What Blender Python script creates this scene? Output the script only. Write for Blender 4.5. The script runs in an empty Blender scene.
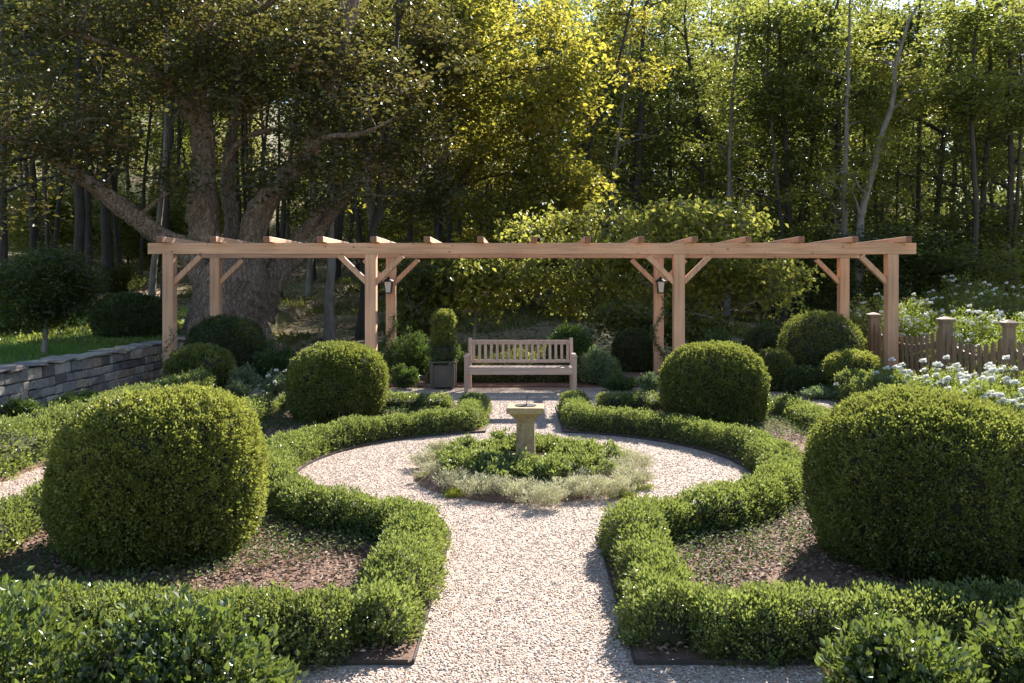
import bpy, math, random
import numpy as np
from mathutils import Vector

# ------------------------------------------------------------------ basics
scene = bpy.context.scene
COL = scene.collection
F, HX, HY, EYE = 850.0, 524.0, 285.0, 1.7
rs = np.random.default_rng(11)
random.seed(5)
PI = math.pi

def W(x, y, D):                       # photo point at distance D -> place
    return np.array([(x-HX)/F*D, D, EYE-(y-HY)/F*D])

def sstep(a, b, t):
    t = np.clip((t-a)/(b-a), 0, 1); return t*t*(3-2*t)

def terrain(x, y):
    x = np.asarray(x, float); y = np.asarray(y, float)
    step = np.where(x < -6.9, 0.5, 0.0)*1.0
    slope = np.interp(x, [-30, -8, 0, 5, 10, 40], [.135, .125, .10, .06, .025, .02])
    t = np.clip(y-16.5, 0, None)
    hill = slope*(t*t/(t+5.0)) + 0.13*np.clip(y-52, 0, None)*sstep(52, 70, y)
    bump = 0.10*np.sin(x*.7+y*.35)*np.sin(y*.5-x*.2)*sstep(17, 24, y)
    step = step*(1-sstep(18, 30, y)*.6)
    return step+hill+bump

def fn(P, freq, seed, k=6):           # smooth noise from a few waves, about -1..1
    r = np.random.default_rng(seed)
    K = r.normal(size=(k, 3)); K /= np.linalg.norm(K, axis=1)[:, None]
    K *= freq*r.uniform(.6, 1.5, size=(k, 1)); ph = r.uniform(0, 6.28, k)
    return np.sin(P@K.T+ph).sum(1)/math.sqrt(k)/1.2

class Geo:
    def __init__(s): s.v=[]; s.n=0; s.l=[]; s.t=[]; s.m=[]; s.r=[]; s.s=[]
    def add(s, V, Fq, mat=0, rnd=None, smooth=False):
        V = np.asarray(V, float).reshape(-1, 3); Fq = np.asarray(Fq, np.int64)
        if len(Fq) == 0: return s
        s.l.append((Fq+s.n).ravel()); s.t.append(np.full(len(Fq), Fq.shape[1]))
        s.m.append(np.full(len(Fq), mat)); s.v.append(V); s.n += len(V)
        if rnd is None: rnd = rs.random()
        s.r.append(np.broadcast_to(np.asarray(rnd, float), (len(Fq),)))
        s.s.append(np.full(len(Fq), smooth)); return s
    def build(s, name, mats, parent=None, loc=None):
        me = bpy.data.meshes.new(name)
        V = np.concatenate(s.v)
        if loc is not None: V = V-np.asarray(loc)
        L = np.concatenate(s.l); T = np.concatenate(s.t)
        me.vertices.add(len(V)); me.vertices.foreach_set('co', V.astype(np.float32).ravel())
        me.loops.add(len(L)); me.loops.foreach_set('vertex_index', L.astype(np.int32))
        me.polygons.add(len(T)); st = np.concatenate([[0], np.cumsum(T)[:-1]])
        me.polygons.foreach_set('loop_start', st.astype(np.int32))
        me.polygons.foreach_set('material_index', np.concatenate(s.m).astype(np.int32))
        me.polygons.foreach_set('use_smooth', np.concatenate(s.s))
        me.update(calc_edges=True)
        a = me.attributes.new('rnd', 'FLOAT', 'FACE'); a.data.foreach_set('value', np.concatenate(s.r).astype(np.float32))
        for m in (mats if isinstance(mats, (list, tuple)) else [mats]): me.materials.append(m)
        o = bpy.data.objects.new(name, me); COL.objects.link(o)
        if loc is not None: o.location = loc
        if parent is not None: o.parent = parent
        return o

def tag(o, label=None, cat=None, group=None, kind=None):
    if label: o['label'] = label
    if cat: o['category'] = cat
    if group: o['group'] = group
    if kind: o['kind'] = kind
    return o

def empty(name, loc, label=None, cat=None, group=None, rz=0):
    o = bpy.data.objects.new(name, None); COL.objects.link(o); o.location = loc; o.rotation_euler = (0, 0, rz)
    o.empty_display_size = .2
    return tag(o, label, cat, group)

BOXF = np.array([[0,3,2,1],[4,5,6,7],[0,1,5,4],[1,2,6,5],[2,3,7,6],[3,0,4,7]])
def box(g, c, d, mat=0, bev=0.0, rz=0, rnd=None, M=None, jit=0):
    """box with chamfered edges; c centre, d full size"""
    hx, hy, hz = d[0]/2, d[1]/2, d[2]/2
    b = min(bev, hx*.45, hy*.45, hz*.45)
    if b <= 0:
        V = np.array([[-hx,-hy,-hz],[hx,-hy,-hz],[hx,hy,-hz],[-hx,hy,-hz],[-hx,-hy,hz],[hx,-hy,hz],[hx,hy,hz],[-hx,hy,hz]])
        if jit: V = V+rs.normal(0, jit, V.shape)
        Q = BOXF; T = None
    else:
        V = []; idx = {}
        for sx in (-1,1):
            for sy in (-1,1):
                for sz in (-1,1):
                    j = rs.normal(0, jit, 3) if jit else 0
                    for ax in range(3):
                        p = np.array([sx*(hx-(b if ax!=0 else 0)), sy*(hy-(b if ax!=1 else 0)), sz*(hz-(b if ax!=2 else 0))])+j
                        idx[(sx,sy,sz,ax)] = len(V); V.append(p)
        V = np.array(V); Q = []; T = []
        for ax in range(3):
            o1, o2 = [a for a in range(3) if a != ax]
            for s in (-1,1):
                q = []
                for a, c2 in ((-1,-1),(1,-1),(1,1),(-1,1)):
                    k = [0,0,0]; k[ax] = s; k[o1] = a; k[o2] = c2; q.append(idx[(k[0],k[1],k[2],ax)])
                Q.append(q)
        for ax in range(3):                 # edges along ax
            o1, o2 = [a for a in range(3) if a != ax]
            for a in (-1,1):
                for c2 in (-1,1):
                    k0 = [0,0,0]; k0[o1]=a; k0[o2]=c2; k1 = list(k0); k0[ax]=-1; k1[ax]=1
                    Q.append([idx[(*k0,o1)], idx[(*k1,o1)], idx[(*k1,o2)], idx[(*k0,o2)]])
        for sx in (-1,1):
            for sy in (-1,1):
                for sz in (-1,1): T.append([idx[(sx,sy,sz,0)], idx[(sx,sy,sz,1)], idx[(sx,sy,sz,2)]])
        # orient faces outward
        def orient(Fs):
            out = []
            for f in Fs:
                p = V[f]; n = np.cross(p[1]-p[0], p[2]-p[0]); out.append(f if np.dot(n, p.mean(0)) >= 0 else f[::-1])
            return np.array(out)
        Q = orient(Q); T = orient(T)
    if M is not None: V = V@np.asarray(M).T
    if rz: ca, sa = math.cos(rz), math.sin(rz); V = V@np.array([[ca,sa,0],[-sa,ca,0],[0,0,1]])
    V = V+np.asarray(c)
    if rnd is None: rnd = rs.random()
    if T is not None:                       # share vertices between quads and tris by adding twice
        g.add(V, Q, mat, rnd); g.add(V, T, mat, rnd)
    else: g.add(V, Q, mat, rnd)

def bar(g, a, b, w, t, mat=0, up=(0,0,1), bev=.004, rnd=None):
    """squared bar from a to b, w across, t thick"""
    a, b = np.asarray(a, float), np.asarray(b, float); z = b-a; L = np.linalg.norm(z); z /= L
    u = np.cross(up, z); 
    if np.linalg.norm(u) < 1e-4: u = np.array([1.,0,0])
    u /= np.linalg.norm(u); v = np.cross(z, u)
    box(g, (a+b)/2, (w, t, L), mat, bev, M=np.stack([u, v, z], 1), rnd=rnd)

def tube(g, pts, rad, sides=8, mat=0, rough=0., seed=0, ridge=0., cap=False, fine=0.):
    pts = np.asarray(pts, float); rad = np.broadcast_to(np.asarray(rad, float), (len(pts),))
    tan = np.gradient(pts, axis=0); tan /= np.linalg.norm(tan, axis=1)[:, None]+1e-9
    u = np.cross(tan[0], [0.13, .99, .05]); 
    if np.linalg.norm(u) < .1: u = np.cross(tan[0], [1, 0, 0])
    a = np.linspace(0, 2*PI, sides, endpoint=False); V = []
    for i in range(len(pts)):
        u = u-tan[i]*np.dot(u, tan[i]); u /= np.linalg.norm(u)+1e-9; v = np.cross(tan[i], u)
        V.append(pts[i]+rad[i]*(np.cos(a)[:, None]*u+np.sin(a)[:, None]*v))
    V = np.array(V).reshape(-1, 3)
    if rough or ridge:
        C = np.repeat(pts, sides, 0); R = np.repeat(rad, sides)[:, None]; dirv = (V-C)/(R+1e-9)
        n = rough*(fn(V, 2.2, seed)+.6*fn(V, 5, seed+1)+.3*fn(V, 11, seed+2))
        if fine: n = n+fine*(fn(V*np.array([1,1,.5]), 16, seed+8)+.8*fn(V, 30, seed+9))
        if ridge:
            th = np.tile(a, len(pts)); lin = np.repeat(np.arange(len(pts)), sides)
            n = n+ridge*np.sin(th*7+.3*lin+2*fn(V, 1.5, seed+5))
        V = V+dirv*R*n[:, None]
    n = len(pts); i = np.arange(n-1)[:, None]*sides; j = np.arange(sides)[None]; k = (j+1) % sides
    Q = np.stack([i+j, i+k, i+sides+k, i+sides+j], -1).reshape(-1, 4)
    g.add(V, Q, mat, .5, True)
    if cap:
        g.add(V[-sides:], [list(range(sides))], mat, .5); g.add(V[:sides], [list(range(sides))[::-1]], mat, .5)

def smooth_path(P, n):
    P = np.asarray(P, float)
    if len(P) == 2: 
        t = np.linspace(0, 1, n)[:, None]; return P[0]*(1-t)+P[1]*t
    d = np.concatenate([[0], np.cumsum(np.linalg.norm(np.diff(P, axis=0), axis=1))]); d /= d[-1]
    tt = np.linspace(0, 1, n); out = []
    Q = np.vstack([2*P[0]-P[1], P, 2*P[-1]-P[-2]])
    for t in tt:
        i = min(max(np.searchsorted(d, t, 'right')-1, 0), len(P)-2); u = (t-d[i])/(d[i+1]-d[i]+1e-9)
        p0, p1, p2, p3 = Q[i], Q[i+1], Q[i+2], Q[i+3]
        out.append(.5*((2*p1)+(-p0+p2)*u+(2*p0-5*p1+4*p2-p3)*u*u+(-p0+3*p1-3*p2+p3)*u**3))
    return np.array(out)

def unit(A): return A/(np.linalg.norm(A, axis=-1, keepdims=True)+1e-9)

def leaves(g, P, U, N, L, wr=.5, mat=0, fold=.12, rnd=None):
    """one pointed leaf face per point: U along the leaf, N its face direction"""
    n = len(P); L = np.broadcast_to(np.asarray(L, float), (n,))[:, None]
    U = unit(U); S = unit(np.cross(U, N)); Nn = np.cross(S, U)
    mid = P+U*L*.45
    A = np.stack([P, mid+S*L*wr*.5+Nn*L*fold, P+U*L-Nn*L*.05, mid-S*L*wr*.5+Nn*L*fold], 1).reshape(-1, 3)
    if rnd is None: rnd = rs.random(n)
    g.add(A, np.arange(4*n).reshape(-1, 4), mat, rnd)

# ------------------------------------------------------------------ materials
def newmat(name):
    m = bpy.data.materials.new(name); m.use_nodes = True
    nt = m.node_tree; nt.nodes.clear()
    out = nt.nodes.new('ShaderNodeOutputMaterial'); return m, nt, out
def nd(nt, t, **k):
    n = nt.nodes.new(t)
    for a, b in k.items():
        if hasattr(n, a): setattr(n, a, b)
        else: n.inputs[a].default_value = b
    return n
def ramp(nt, stops, src):
    r = nt.nodes.new('ShaderNodeValToRGB'); e = r.color_ramp.elements
    while len(e) < len(stops): e.new(.5)
    for i, (p, c) in enumerate(stops): e[i].position = p; e[i].color = (*c, 1)
    nt.links.new(src, r.inputs[0]); return r.outputs[0]
def bump(nt, src, strength, dist, bs):
    b = nd(nt, 'ShaderNodeBump'); b.inputs['Strength'].default_value = strength; b.inputs['Distance'].default_value = dist
    nt.links.new(src, b.inputs['Height']); nt.links.new(b.outputs[0], bs.inputs['Normal'])
def noise(nt, scale, detail=4, rough=.55, vec=None):
    n = nd(nt, 'ShaderNodeTexNoise'); n.inputs['Scale'].default_value = scale; n.inputs['Detail'].default_value = detail
    n.inputs['Roughness'].default_value = rough
    if vec is not None: nt.links.new(vec, n.inputs['Vector'])
    return n.outputs['Fac']
def geopos(nt): return nd(nt, 'ShaderNodeNewGeometry').outputs['Position']
def mixc(nt, fac, a, b, mode='MIX'):
    m = nd(nt, 'ShaderNodeMix', data_type='RGBA', blend_type=mode)
    for i, v in ((0, fac), (6, a), (7, b)):
        if isinstance(v, (int, float)): m.inputs[i].default_value = v
        elif isinstance(v, tuple): m.inputs[i].default_value = (*v, 1)
        else: nt.links.new(v, m.inputs[i])
    return m.outputs[2]

def leafmat(name, stops, trans=(.30, .42, .05), tf=.35, rough=.42, clump=2.5, camt=.5, spec=.5):
    m, nt, out = newmat(name)
    at = nd(nt, 'ShaderNodeAttribute', attribute_name='rnd')
    c = ramp(nt, stops, at.outputs['Fac'])
    nz = noise(nt, clump, 3, .6, geopos(nt))
    r2 = ramp(nt, [(.3, (1-camt,)*3), (.7, (1+camt*.6,)*3)], nz)
    c2 = mixc(nt, 1.0, c, r2, 'MULTIPLY')
    bs = nd(nt, 'ShaderNodeBsdfPrincipled'); nt.links.new(c2, bs.inputs['Base Color'])
    bs.inputs['Roughness'].default_value = rough; bs.inputs['Specular IOR Level'].default_value = spec
    tr = nd(nt, 'ShaderNodeBsdfTranslucent')
    tc = mixc(nt, 1.0, mixc(nt, .55, c2, trans), mixc(nt, .5, r2, (1, 1, 1)), 'MULTIPLY'); nt.links.new(tc, tr.inputs['Color'])
    mx = nd(nt, 'ShaderNodeMixShader'); mx.inputs[0].default_value = tf
    nt.links.new(bs.outputs[0], mx.inputs[1]); nt.links.new(tr.outputs[0], mx.inputs[2])
    nt.links.new(mx.outputs[0], out.inputs[0]); return m

def simple(name, col, rough=.8, var=.25, scale=8, metallic=0, bmp=0, bs_=.01):
    m, nt, out = newmat(name); bs = nd(nt, 'ShaderNodeBsdfPrincipled')
    nz = noise(nt, scale, 5, .6, geopos(nt))
    c = ramp(nt, [(.25, tuple(x*(1-var) for x in col)), (.75, tuple(min(1, x*(1+var)) for x in col))], nz)
    nt.links.new(c, bs.inputs['Base Color']); bs.inputs['Roughness'].default_value = rough; bs.inputs['Metallic'].default_value = metallic
    if bmp: bump(nt, nz, bmp, bs_, bs)
    nt.links.new(bs.outputs[0], out.inputs[0]); return m

M = {}
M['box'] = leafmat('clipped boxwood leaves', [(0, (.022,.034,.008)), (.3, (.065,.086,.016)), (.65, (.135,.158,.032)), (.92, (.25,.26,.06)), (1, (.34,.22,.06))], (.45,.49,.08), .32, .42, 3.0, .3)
M['boxlit'] = leafmat('yellow green sunlit boxwood leaves', [(0, (.025,.039,.009)), (.3, (.082,.104,.020)), (.6, (.17,.188,.036)), (.88, (.31,.31,.07)), (1, (.44,.30,.09))], (.52,.55,.09), .34, .4, 3.0, .22)  # brighter copy of the clipped boxwood, sunlight put into the leaf colour
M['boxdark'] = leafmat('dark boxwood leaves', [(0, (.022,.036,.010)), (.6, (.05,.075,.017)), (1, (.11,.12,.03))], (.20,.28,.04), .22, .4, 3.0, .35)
M['hedge'] = leafmat('low hedge leaves', [(0, (.018,.036,.010)), (.35, (.055,.088,.024)), (.7, (.145,.19,.05)), (.9, (.29,.33,.12)), (1, (.42,.44,.22))], (.48,.55,.10), .33, .36, 3.5, .25, .6)  # palest stops: whitish tips, and leaf glints put into the colour
M['gloss'] = leafmat('glossy broad leaves', [(0, (.012,.026,.007)), (.4, (.035,.066,.016)), (.8, (.085,.13,.03)), (.95, (.20,.25,.08)), (1, (.30,.20,.06))], (.34,.44,.06), .26, .36, 3.0, .3, .75)
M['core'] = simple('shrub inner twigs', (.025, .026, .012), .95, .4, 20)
M['silver'] = leafmat('silvery thyme leaves', [(0, (.26,.26,.11)), (.5, (.50,.48,.28)), (.9, (.68,.64,.46)), (1, (.56,.38,.30))], (.5,.5,.25), .25, .6, 4, .25)
M['moss'] = leafmat('bright moss leaves', [(0, (.14,.18,.02)), (1, (.28,.30,.04))], (.5,.55,.06), .3, .6, 4, .25)
M['catmint'] = leafmat('grey green perennial leaves', [(0, (.07,.11,.05)), (.6, (.14,.20,.09)), (1, (.26,.31,.17))], (.35,.45,.14), .3, .5, 4, .3)
M['cover'] = leafmat('creeping vinca leaves', [(0, (.03,.055,.014)), (.6, (.08,.12,.035)), (.93, (.15,.19,.07)), (1, (.30,.24,.12))], (.3,.4,.08), .25, .7, 3, .3, .15)
M['rose'] = leafmat('rose leaves', [(0, (.06,.10,.02)), (.6, (.14,.19,.035)), (1, (.30,.32,.07))], (.5,.58,.08), .36, .4, 3, .3)
M['azalea'] = leafmat('dark perennial leaves', [(0, (.025,.05,.014)), (.6, (.055,.10,.025)), (1, (.12,.17,.045))], (.25,.36,.05), .28, .35, 3, .35)
M['maple'] = leafmat('old maple leaves', [(0, (.018,.024,.008)), (.45, (.045,.052,.014)), (.72, (.09,.075,.022)), (.88, (.16,.08,.03)), (1, (.22,.10,.05))], (.36,.33,.07), .32, .42, .7, .4)
M['maplegold'] = leafmat('turning maple leaves', [(0, (.03,.038,.008)), (.5, (.08,.088,.013)), (.8, (.16,.14,.018)), (.93, (.25,.12,.03)), (1, (.22,.08,.03))], (.76,.68,.09), .52, .45, .8, .4)
M['green'] = leafmat('forest leaves', [(0, (.018,.028,.006)), (.5, (.045,.060,.010)), (.85, (.09,.098,.014)), (1, (.17,.12,.02))], (.52,.56,.10), .47, .45, .5, .4)
M['greendark'] = leafmat('deep forest leaves', [(0, (.011,.018,.006)), (.6, (.024,.036,.009)), (1, (.06,.065,.014))], (.36,.43,.08), .42, .42, .5, .4)
M['yellow'] = leafmat('yellow green dogwood leaves', [(0, (.05,.06,.010)), (.5, (.12,.13,.018)), (.88, (.21,.19,.025)), (1, (.30,.15,.03))], (.64,.64,.12), .52, .42, 1.2, .3)
M['grass'] = leafmat('grass blades', [(0, (.05,.11,.012)), (1, (.13,.22,.03))], (.4,.6,.06), .35, .5, 1.5, .25)
M['litter'] = leafmat('fallen leaves', [(0, (.09,.05,.03)), (.4, (.20,.12,.075)), (.8, (.31,.21,.135)), (1, (.42,.31,.20))], (.4,.25,.1), .15, .7, 2, .25)
M['petal'] = leafmat('white petals', [(0, (.62,.60,.50)), (1, (.82,.82,.78))], (.85,.85,.75), .25, .5, 2, .06)

def barkmat(name, col, scale=9, var=.45, bmp=.8, moss=0):
    m, nt, out = newmat(name); bs = nd(nt, 'ShaderNodeBsdfPrincipled'); pos = geopos(nt)
    mp = nd(nt, 'ShaderNodeMapping'); mp.inputs['Scale'].default_value = (1, 1, .22); nt.links.new(pos, mp.inputs[0])
    a = noise(nt, scale, 8, .65, mp.outputs[0]); b = noise(nt, scale*.15, 3, .5, pos)
    c = ramp(nt, [(.3, tuple(x*(1-var) for x in col)), (.52, col), (.72, tuple(min(1, x*(1+var)) for x in col))], a)
    c = mixc(nt, 1.0, c, ramp(nt, [(.3, (.7,.68,.64)), (.7, (1.15,1.15,1.15))], b), 'MULTIPLY')
    nt.links.new(c, bs.inputs['Base Color']); bs.inputs['Roughness'].default_value = .9
    bump(nt, a, bmp, .05, bs); nt.links.new(bs.outputs[0], out.inputs[0]); return m
def oldbark():
    m, nt, out = newmat('rugged old maple bark'); bs = nd(nt, 'ShaderNodeBsdfPrincipled'); pos = geopos(nt)
    mp = nd(nt, 'ShaderNodeMapping'); mp.inputs['Scale'].default_value = (1, 1, .30); nt.links.new(pos, mp.inputs[0])
    nc = nd(nt, 'ShaderNodeTexNoise'); nc.inputs['Scale'].default_value = 5; nc.inputs['Detail'].default_value = 4; nt.links.new(pos, nc.inputs['Vector'])
    mv = nd(nt, 'ShaderNodeVectorMath', operation='SCALE'); mv.inputs['Scale'].default_value = .22; nt.links.new(nc.outputs['Color'], mv.inputs[0])
    av = nd(nt, 'ShaderNodeVectorMath', operation='ADD'); nt.links.new(mp.outputs[0], av.inputs[0]); nt.links.new(mv.outputs[0], av.inputs[1])
    v = nd(nt, 'ShaderNodeTexVoronoi', feature='DISTANCE_TO_EDGE'); v.inputs['Scale'].default_value = 10; nt.links.new(av.outputs[0], v.inputs['Vector'])
    a = noise(nt, 26, 7, .7, av.outputs[0]); b = noise(nt, 1.6, 4, .6, pos)
    c = ramp(nt, [(.28, (.20,.135,.10)), (.5, (.38,.275,.205)), (.72, (.56,.45,.36))], a)
    c = mixc(nt, 1.0, c, ramp(nt, [(.0, (.55,.5,.48)), (.10, (.9,.9,.9)), (.3, (1.08,1.08,1.08))], v.outputs['Distance']), 'MULTIPLY')
    c = mixc(nt, 1.0, c, ramp(nt, [(.3, (.62,.58,.52)), (.5, (1,1,1)), (.7, (1.25,1.22,1.2))], b), 'MULTIPLY')
    nt.links.new(c, bs.inputs['Base Color']); bs.inputs['Roughness'].default_value = .92
    b1 = nd(nt, 'ShaderNodeBump'); b1.inputs['Strength'].default_value = 1; b1.inputs['Distance'].default_value = .25; nt.links.new(v.outputs['Distance'], b1.inputs['Height'])
    b2 = nd(nt, 'ShaderNodeBump'); b2.inputs['Strength'].default_value = 1; b2.inputs['Distance'].default_value = .05; nt.links.new(a, b2.inputs['Height']); nt.links.new(b1.outputs[0], b2.inputs['Normal'])
    nt.links.new(b2.outputs[0], bs.inputs['Normal']); nt.links.new(bs.outputs[0], out.inputs[0]); return m
M['barkold'] = oldbark()
M['barkgrey'] = barkmat('grey bark', (.20,.175,.15), 14, .4, .6)
M['barkdark'] = barkmat('dark bark', (.05,.04,.033), 14, .4, .6)

def woodmat(name, col, axis=0, var=.2, rough=.65, knots=True, scl=1.0):
    m, nt, out = newmat(name); bs = nd(nt, 'ShaderNodeBsdfPrincipled')
    tc = nd(nt, 'ShaderNodeTexCoord'); mp = nd(nt, 'ShaderNodeMapping'); s = [26*scl]*3; s[axis] = 1.3*scl
    mp.inputs['Scale'].default_value = s; nt.links.new(tc.outputs['Object'], mp.inputs[0])
    a = noise(nt, 1.0, 6, .6, mp.outputs[0]); b = noise(nt, .9, 2, .5, tc.outputs['Object'])
    at = nd(nt, 'ShaderNodeAttribute', attribute_name='rnd')
    c = ramp(nt, [(.28, tuple(x*(1-var*1.5) for x in col)), (.5, col), (.75, tuple(min(1, x*(1+var)) for x in col))], a)
    c = mixc(nt, 1.0, c, ramp(nt, [(.3, (.82,.78,.76)), (.7, (1.1,1.1,1.1))], b), 'MULTIPLY')
    c = mixc(nt, 1.0, c, ramp(nt, [(0, (.86,.84,.83)), (1, (1.1,1.08,1.05))], at.outputs['Fac']), 'MULTIPLY')
    if knots:
        v = nd(nt, 'ShaderNodeTexVoronoi'); v.inputs['Scale'].default_value = 1.0
        mk = nd(nt, 'ShaderNodeMapping'); k = [9.]*3; k[axis] = 5.; mk.inputs['Scale'].default_value = k
        nt.links.new(tc.outputs['Object'], mk.inputs[0]); nt.links.new(mk.outputs[0], v.inputs['Vector'])
        kn = ramp(nt, [(.09, (1,1,1)), (.16, (0,0,0))], v.outputs['Distance'])
        c = mixc(nt, kn, c, tuple(x*.45 for x in col))
    nt.links.new(c, bs.inputs['Base Color']); bs.inputs['Roughness'].default_value = rough
    bump(nt, a, .35, .004, bs); nt.links.new(bs.outputs[0], out.inputs[0]); return m
CED = (.60, .355, .22)
M['cedx'] = woodmat('cedar grain along beam', CED, 0)
M['cedy'] = woodmat('cedar grain along rafter', CED, 1)
M['endgrain'] = simple('dark reddish end grain', (.24,.105,.06), .8, .3, 40)
M['cedz'] = woodmat('cedar grain up the post', CED, 2)
M['teakx'] = woodmat('weathered pink teak rails', (.54,.375,.285), 0, .15, .7, False)
M['teakz'] = woodmat('weathered pink teak uprights', (.54,.375,.285), 2, .15, .7, False)
M['fence'] = woodmat('weathered fence timber', (.25,.175,.115), 2, .25, .8, False)
M['metal'] = simple('dark lantern metal', (.03,.025,.022), .45, .3, 30, .6)
M['edge'] = simple('dark steel edging', (.05,.042,.038), .6, .35, 12, .3)
M['plantergrey'] = simple('grey painted planter', (.085,.068,.052), .7, .25, 12)
m, nt, out = newmat('frosted lantern glass'); bs = nd(nt, 'ShaderNodeBsdfPrincipled')
bs.inputs['Base Color'].default_value = (.75,.74,.68,1); bs.inputs['Roughness'].default_value = .35; bs.inputs['Transmission Weight'].default_value = .35
nt.links.new(bs.outputs[0], out.inputs[0]); M['glass'] = m

def stonemat():
    m, nt, out = newmat('fieldstone'); bs = nd(nt, 'ShaderNodeBsdfPrincipled'); at = nd(nt, 'ShaderNodeAttribute', attribute_name='rnd')
    c = ramp(nt, [(0, (.13,.11,.10)), (.25, (.28,.245,.22)), (.42, (.42,.365,.31)), (.58, (.44,.31,.205)), (.68, (.26,.22,.19)), (.82, (.56,.46,.35)), (1, (.17,.165,.17))], at.outputs['Fac'])
    a = noise(nt, 14, 7, .65, geopos(nt)); c = mixc(nt, 1.0, c, ramp(nt, [(.3, (.62,.62,.62)), (.7, (1.3,1.28,1.25))], a), 'MULTIPLY')
    nt.links.new(c, bs.inputs['Base Color']); bs.inputs['Roughness'].default_value = .85; bump(nt, a, .8, .02, bs)
    nt.links.new(bs.outputs[0], out.inputs[0]); return m
M['stone'] = stonemat()
def dialmat():
    m, nt, out = newmat('lichened sundial stone'); bs = nd(nt, 'ShaderNodeBsdfPrincipled'); pos = geopos(nt)
    a = noise(nt, 9, 6, .65, pos); c = ramp(nt, [(.3, (.20,.135,.075)), (.5, (.37,.265,.155)), (.62, (.40,.31,.14)), (.75, (.54,.43,.29))], a)
    b = noise(nt, 45, 4, .6, pos); c = mixc(nt, 1.0, c, ramp(nt, [(.3, (.75,.75,.72)), (.7, (1.15,1.15,1.1))], b), 'MULTIPLY')
    nt.links.new(c, bs.inputs['Base Color']); bs.inputs['Roughness'].default_value = .9; bump(nt, b, .7, .01, bs)
    nt.links.new(bs.outputs[0], out.inputs[0]); return m
M['dial'] = dialmat()
def gravelmat():
    m, nt, out = newmat('pea gravel'); bs = nd(nt, 'ShaderNodeBsdfPrincipled'); pos = geopos(nt)
    v = nd(nt, 'ShaderNodeTexVoronoi'); v.inputs['Scale'].default_value = 85; nt.links.new(pos, v.inputs['Vector'])
    sep = nd(nt, 'ShaderNodeSeparateColor'); nt.links.new(v.outputs['Color'], sep.inputs[0])
    c = ramp(nt, [(0, (.18,.12,.085)), (.10, (.32,.215,.155)), (.3, (.44,.325,.25)), (.6, (.53,.415,.335)), (.85, (.62,.53,.45)), (1, (.42,.25,.17))], sep.outputs[0])
    b = noise(nt, 2.2, 4, .6, pos); c = mixc(nt, 1.0, c, ramp(nt, [(.3, (.86,.83,.80)), (.7, (1.05,1.04,1.03))], b), 'MULTIPLY')
    dk = ramp(nt, [(.0, (1,1,1)), (.62, (1,1,1)), (.95, (.65,.6,.55))], v.outputs['Distance'])
    c = mixc(nt, .8, c, mixc(nt, 1.0, c, dk, 'MULTIPLY'))
    inv = nd(nt, 'ShaderNodeMath', operation='SUBTRACT'); inv.inputs[0].default_value = 1; nt.links.new(v.outputs['Distance'], inv.inputs[1])
    nt.links.new(c, bs.inputs['Base Color']); bs.inputs['Roughness'].default_value = .85; bump(nt, inv.outputs[0], 1.0, .012, bs)
    nt.links.new(bs.outputs[0], out.inputs[0]); return m
M['gravel'] = gravelmat()
def pebmat():
    m, nt, out = newmat('loose pebbles'); bs = nd(nt, 'ShaderNodeBsdfPrincipled'); at = nd(nt, 'ShaderNodeAttribute', attribute_name='rnd')
    c = ramp(nt, [(0, (.18,.125,.09)), (.08, (.36,.235,.165)), (.3, (.45,.33,.255)), (.6, (.53,.415,.335)), (.85, (.64,.56,.485)), (1, (.40,.22,.14))], at.outputs['Fac'])
    nt.links.new(c, bs.inputs['Base Color']); bs.inputs['Roughness'].default_value = .75
    nt.links.new(bs.outputs[0], out.inputs[0]); return m
M['pebble'] = pebmat()
def groundmat(name, cols, s1=3, s2=40, b=.8):
    m, nt, out = newmat(name); bs = nd(nt, 'ShaderNodeBsdfPrincipled'); pos = geopos(nt)
    a = noise(nt, s1, 5, .65, pos); c = ramp(nt, cols, a)
    d = noise(nt, s2, 6, .7, pos); c = mixc(nt, 1.0, c, ramp(nt, [(.3, (.5,.48,.45)), (.5, (1,1,1)), (.72, (1.6,1.5,1.35))], d), 'MULTIPLY')
    nt.links.new(c, bs.inputs['Base Color']); bs.inputs['Roughness'].default_value = .95; bump(nt, d, b, .03, bs)
    nt.links.new(bs.outputs[0], out.inputs[0]); return m
M['mulch'] = groundmat('bark mulch', [(.3, (.14,.075,.05)), (.7, (.28,.165,.115))], 3, 55)
M['forest'] = groundmat('forest floor', [(.32, (.10,.12,.03)), (.50, (.22,.19,.08)), (.6, (.32,.22,.13)), (.75, (.42,.29,.18))], .45, 9)
M['lawn'] = groundmat('lawn', [(.3, (.045,.09,.012)), (.7, (.075,.14,.02))], 1.2, 60)

# ------------------------------------------------------------------ camera, sky, sun
cam = bpy.data.cameras.new('camera'); co = bpy.data.objects.new('camera', cam); COL.objects.link(co)
co.location = (0, 0, EYE); co.rotation_euler = (PI/2, 0, 0)
cam.sensor_width = 36; cam.lens = F/1024*36
cam.shift_x = -(HX-512)/1024; cam.shift_y = -(341.5-HY)/1024; cam.clip_end = 600; cam.clip_start = .05
scene.camera = co
SUN = np.array([.70, 1.46, 1.03]); SUN /= np.linalg.norm(SUN)
elev = math.asin(SUN[2]); azim = math.atan2(SUN[0], SUN[1])
w = bpy.data.worlds.new('World'); scene.world = w; w.use_nodes = True; wn = w.node_tree
bg = wn.nodes['Background']; sky = wn.nodes.new('ShaderNodeTexSky'); sky.sky_type = 'NISHITA'; sky.sun_disc = False
sky.sun_elevation = elev; sky.sun_rotation = azim; sky.air_density = 1.0; sky.dust_density = .3; sky.ozone_density = 1
wn.links.new(sky.outputs[0], bg.inputs[0]); bg.inputs[1].default_value = .078
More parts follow.
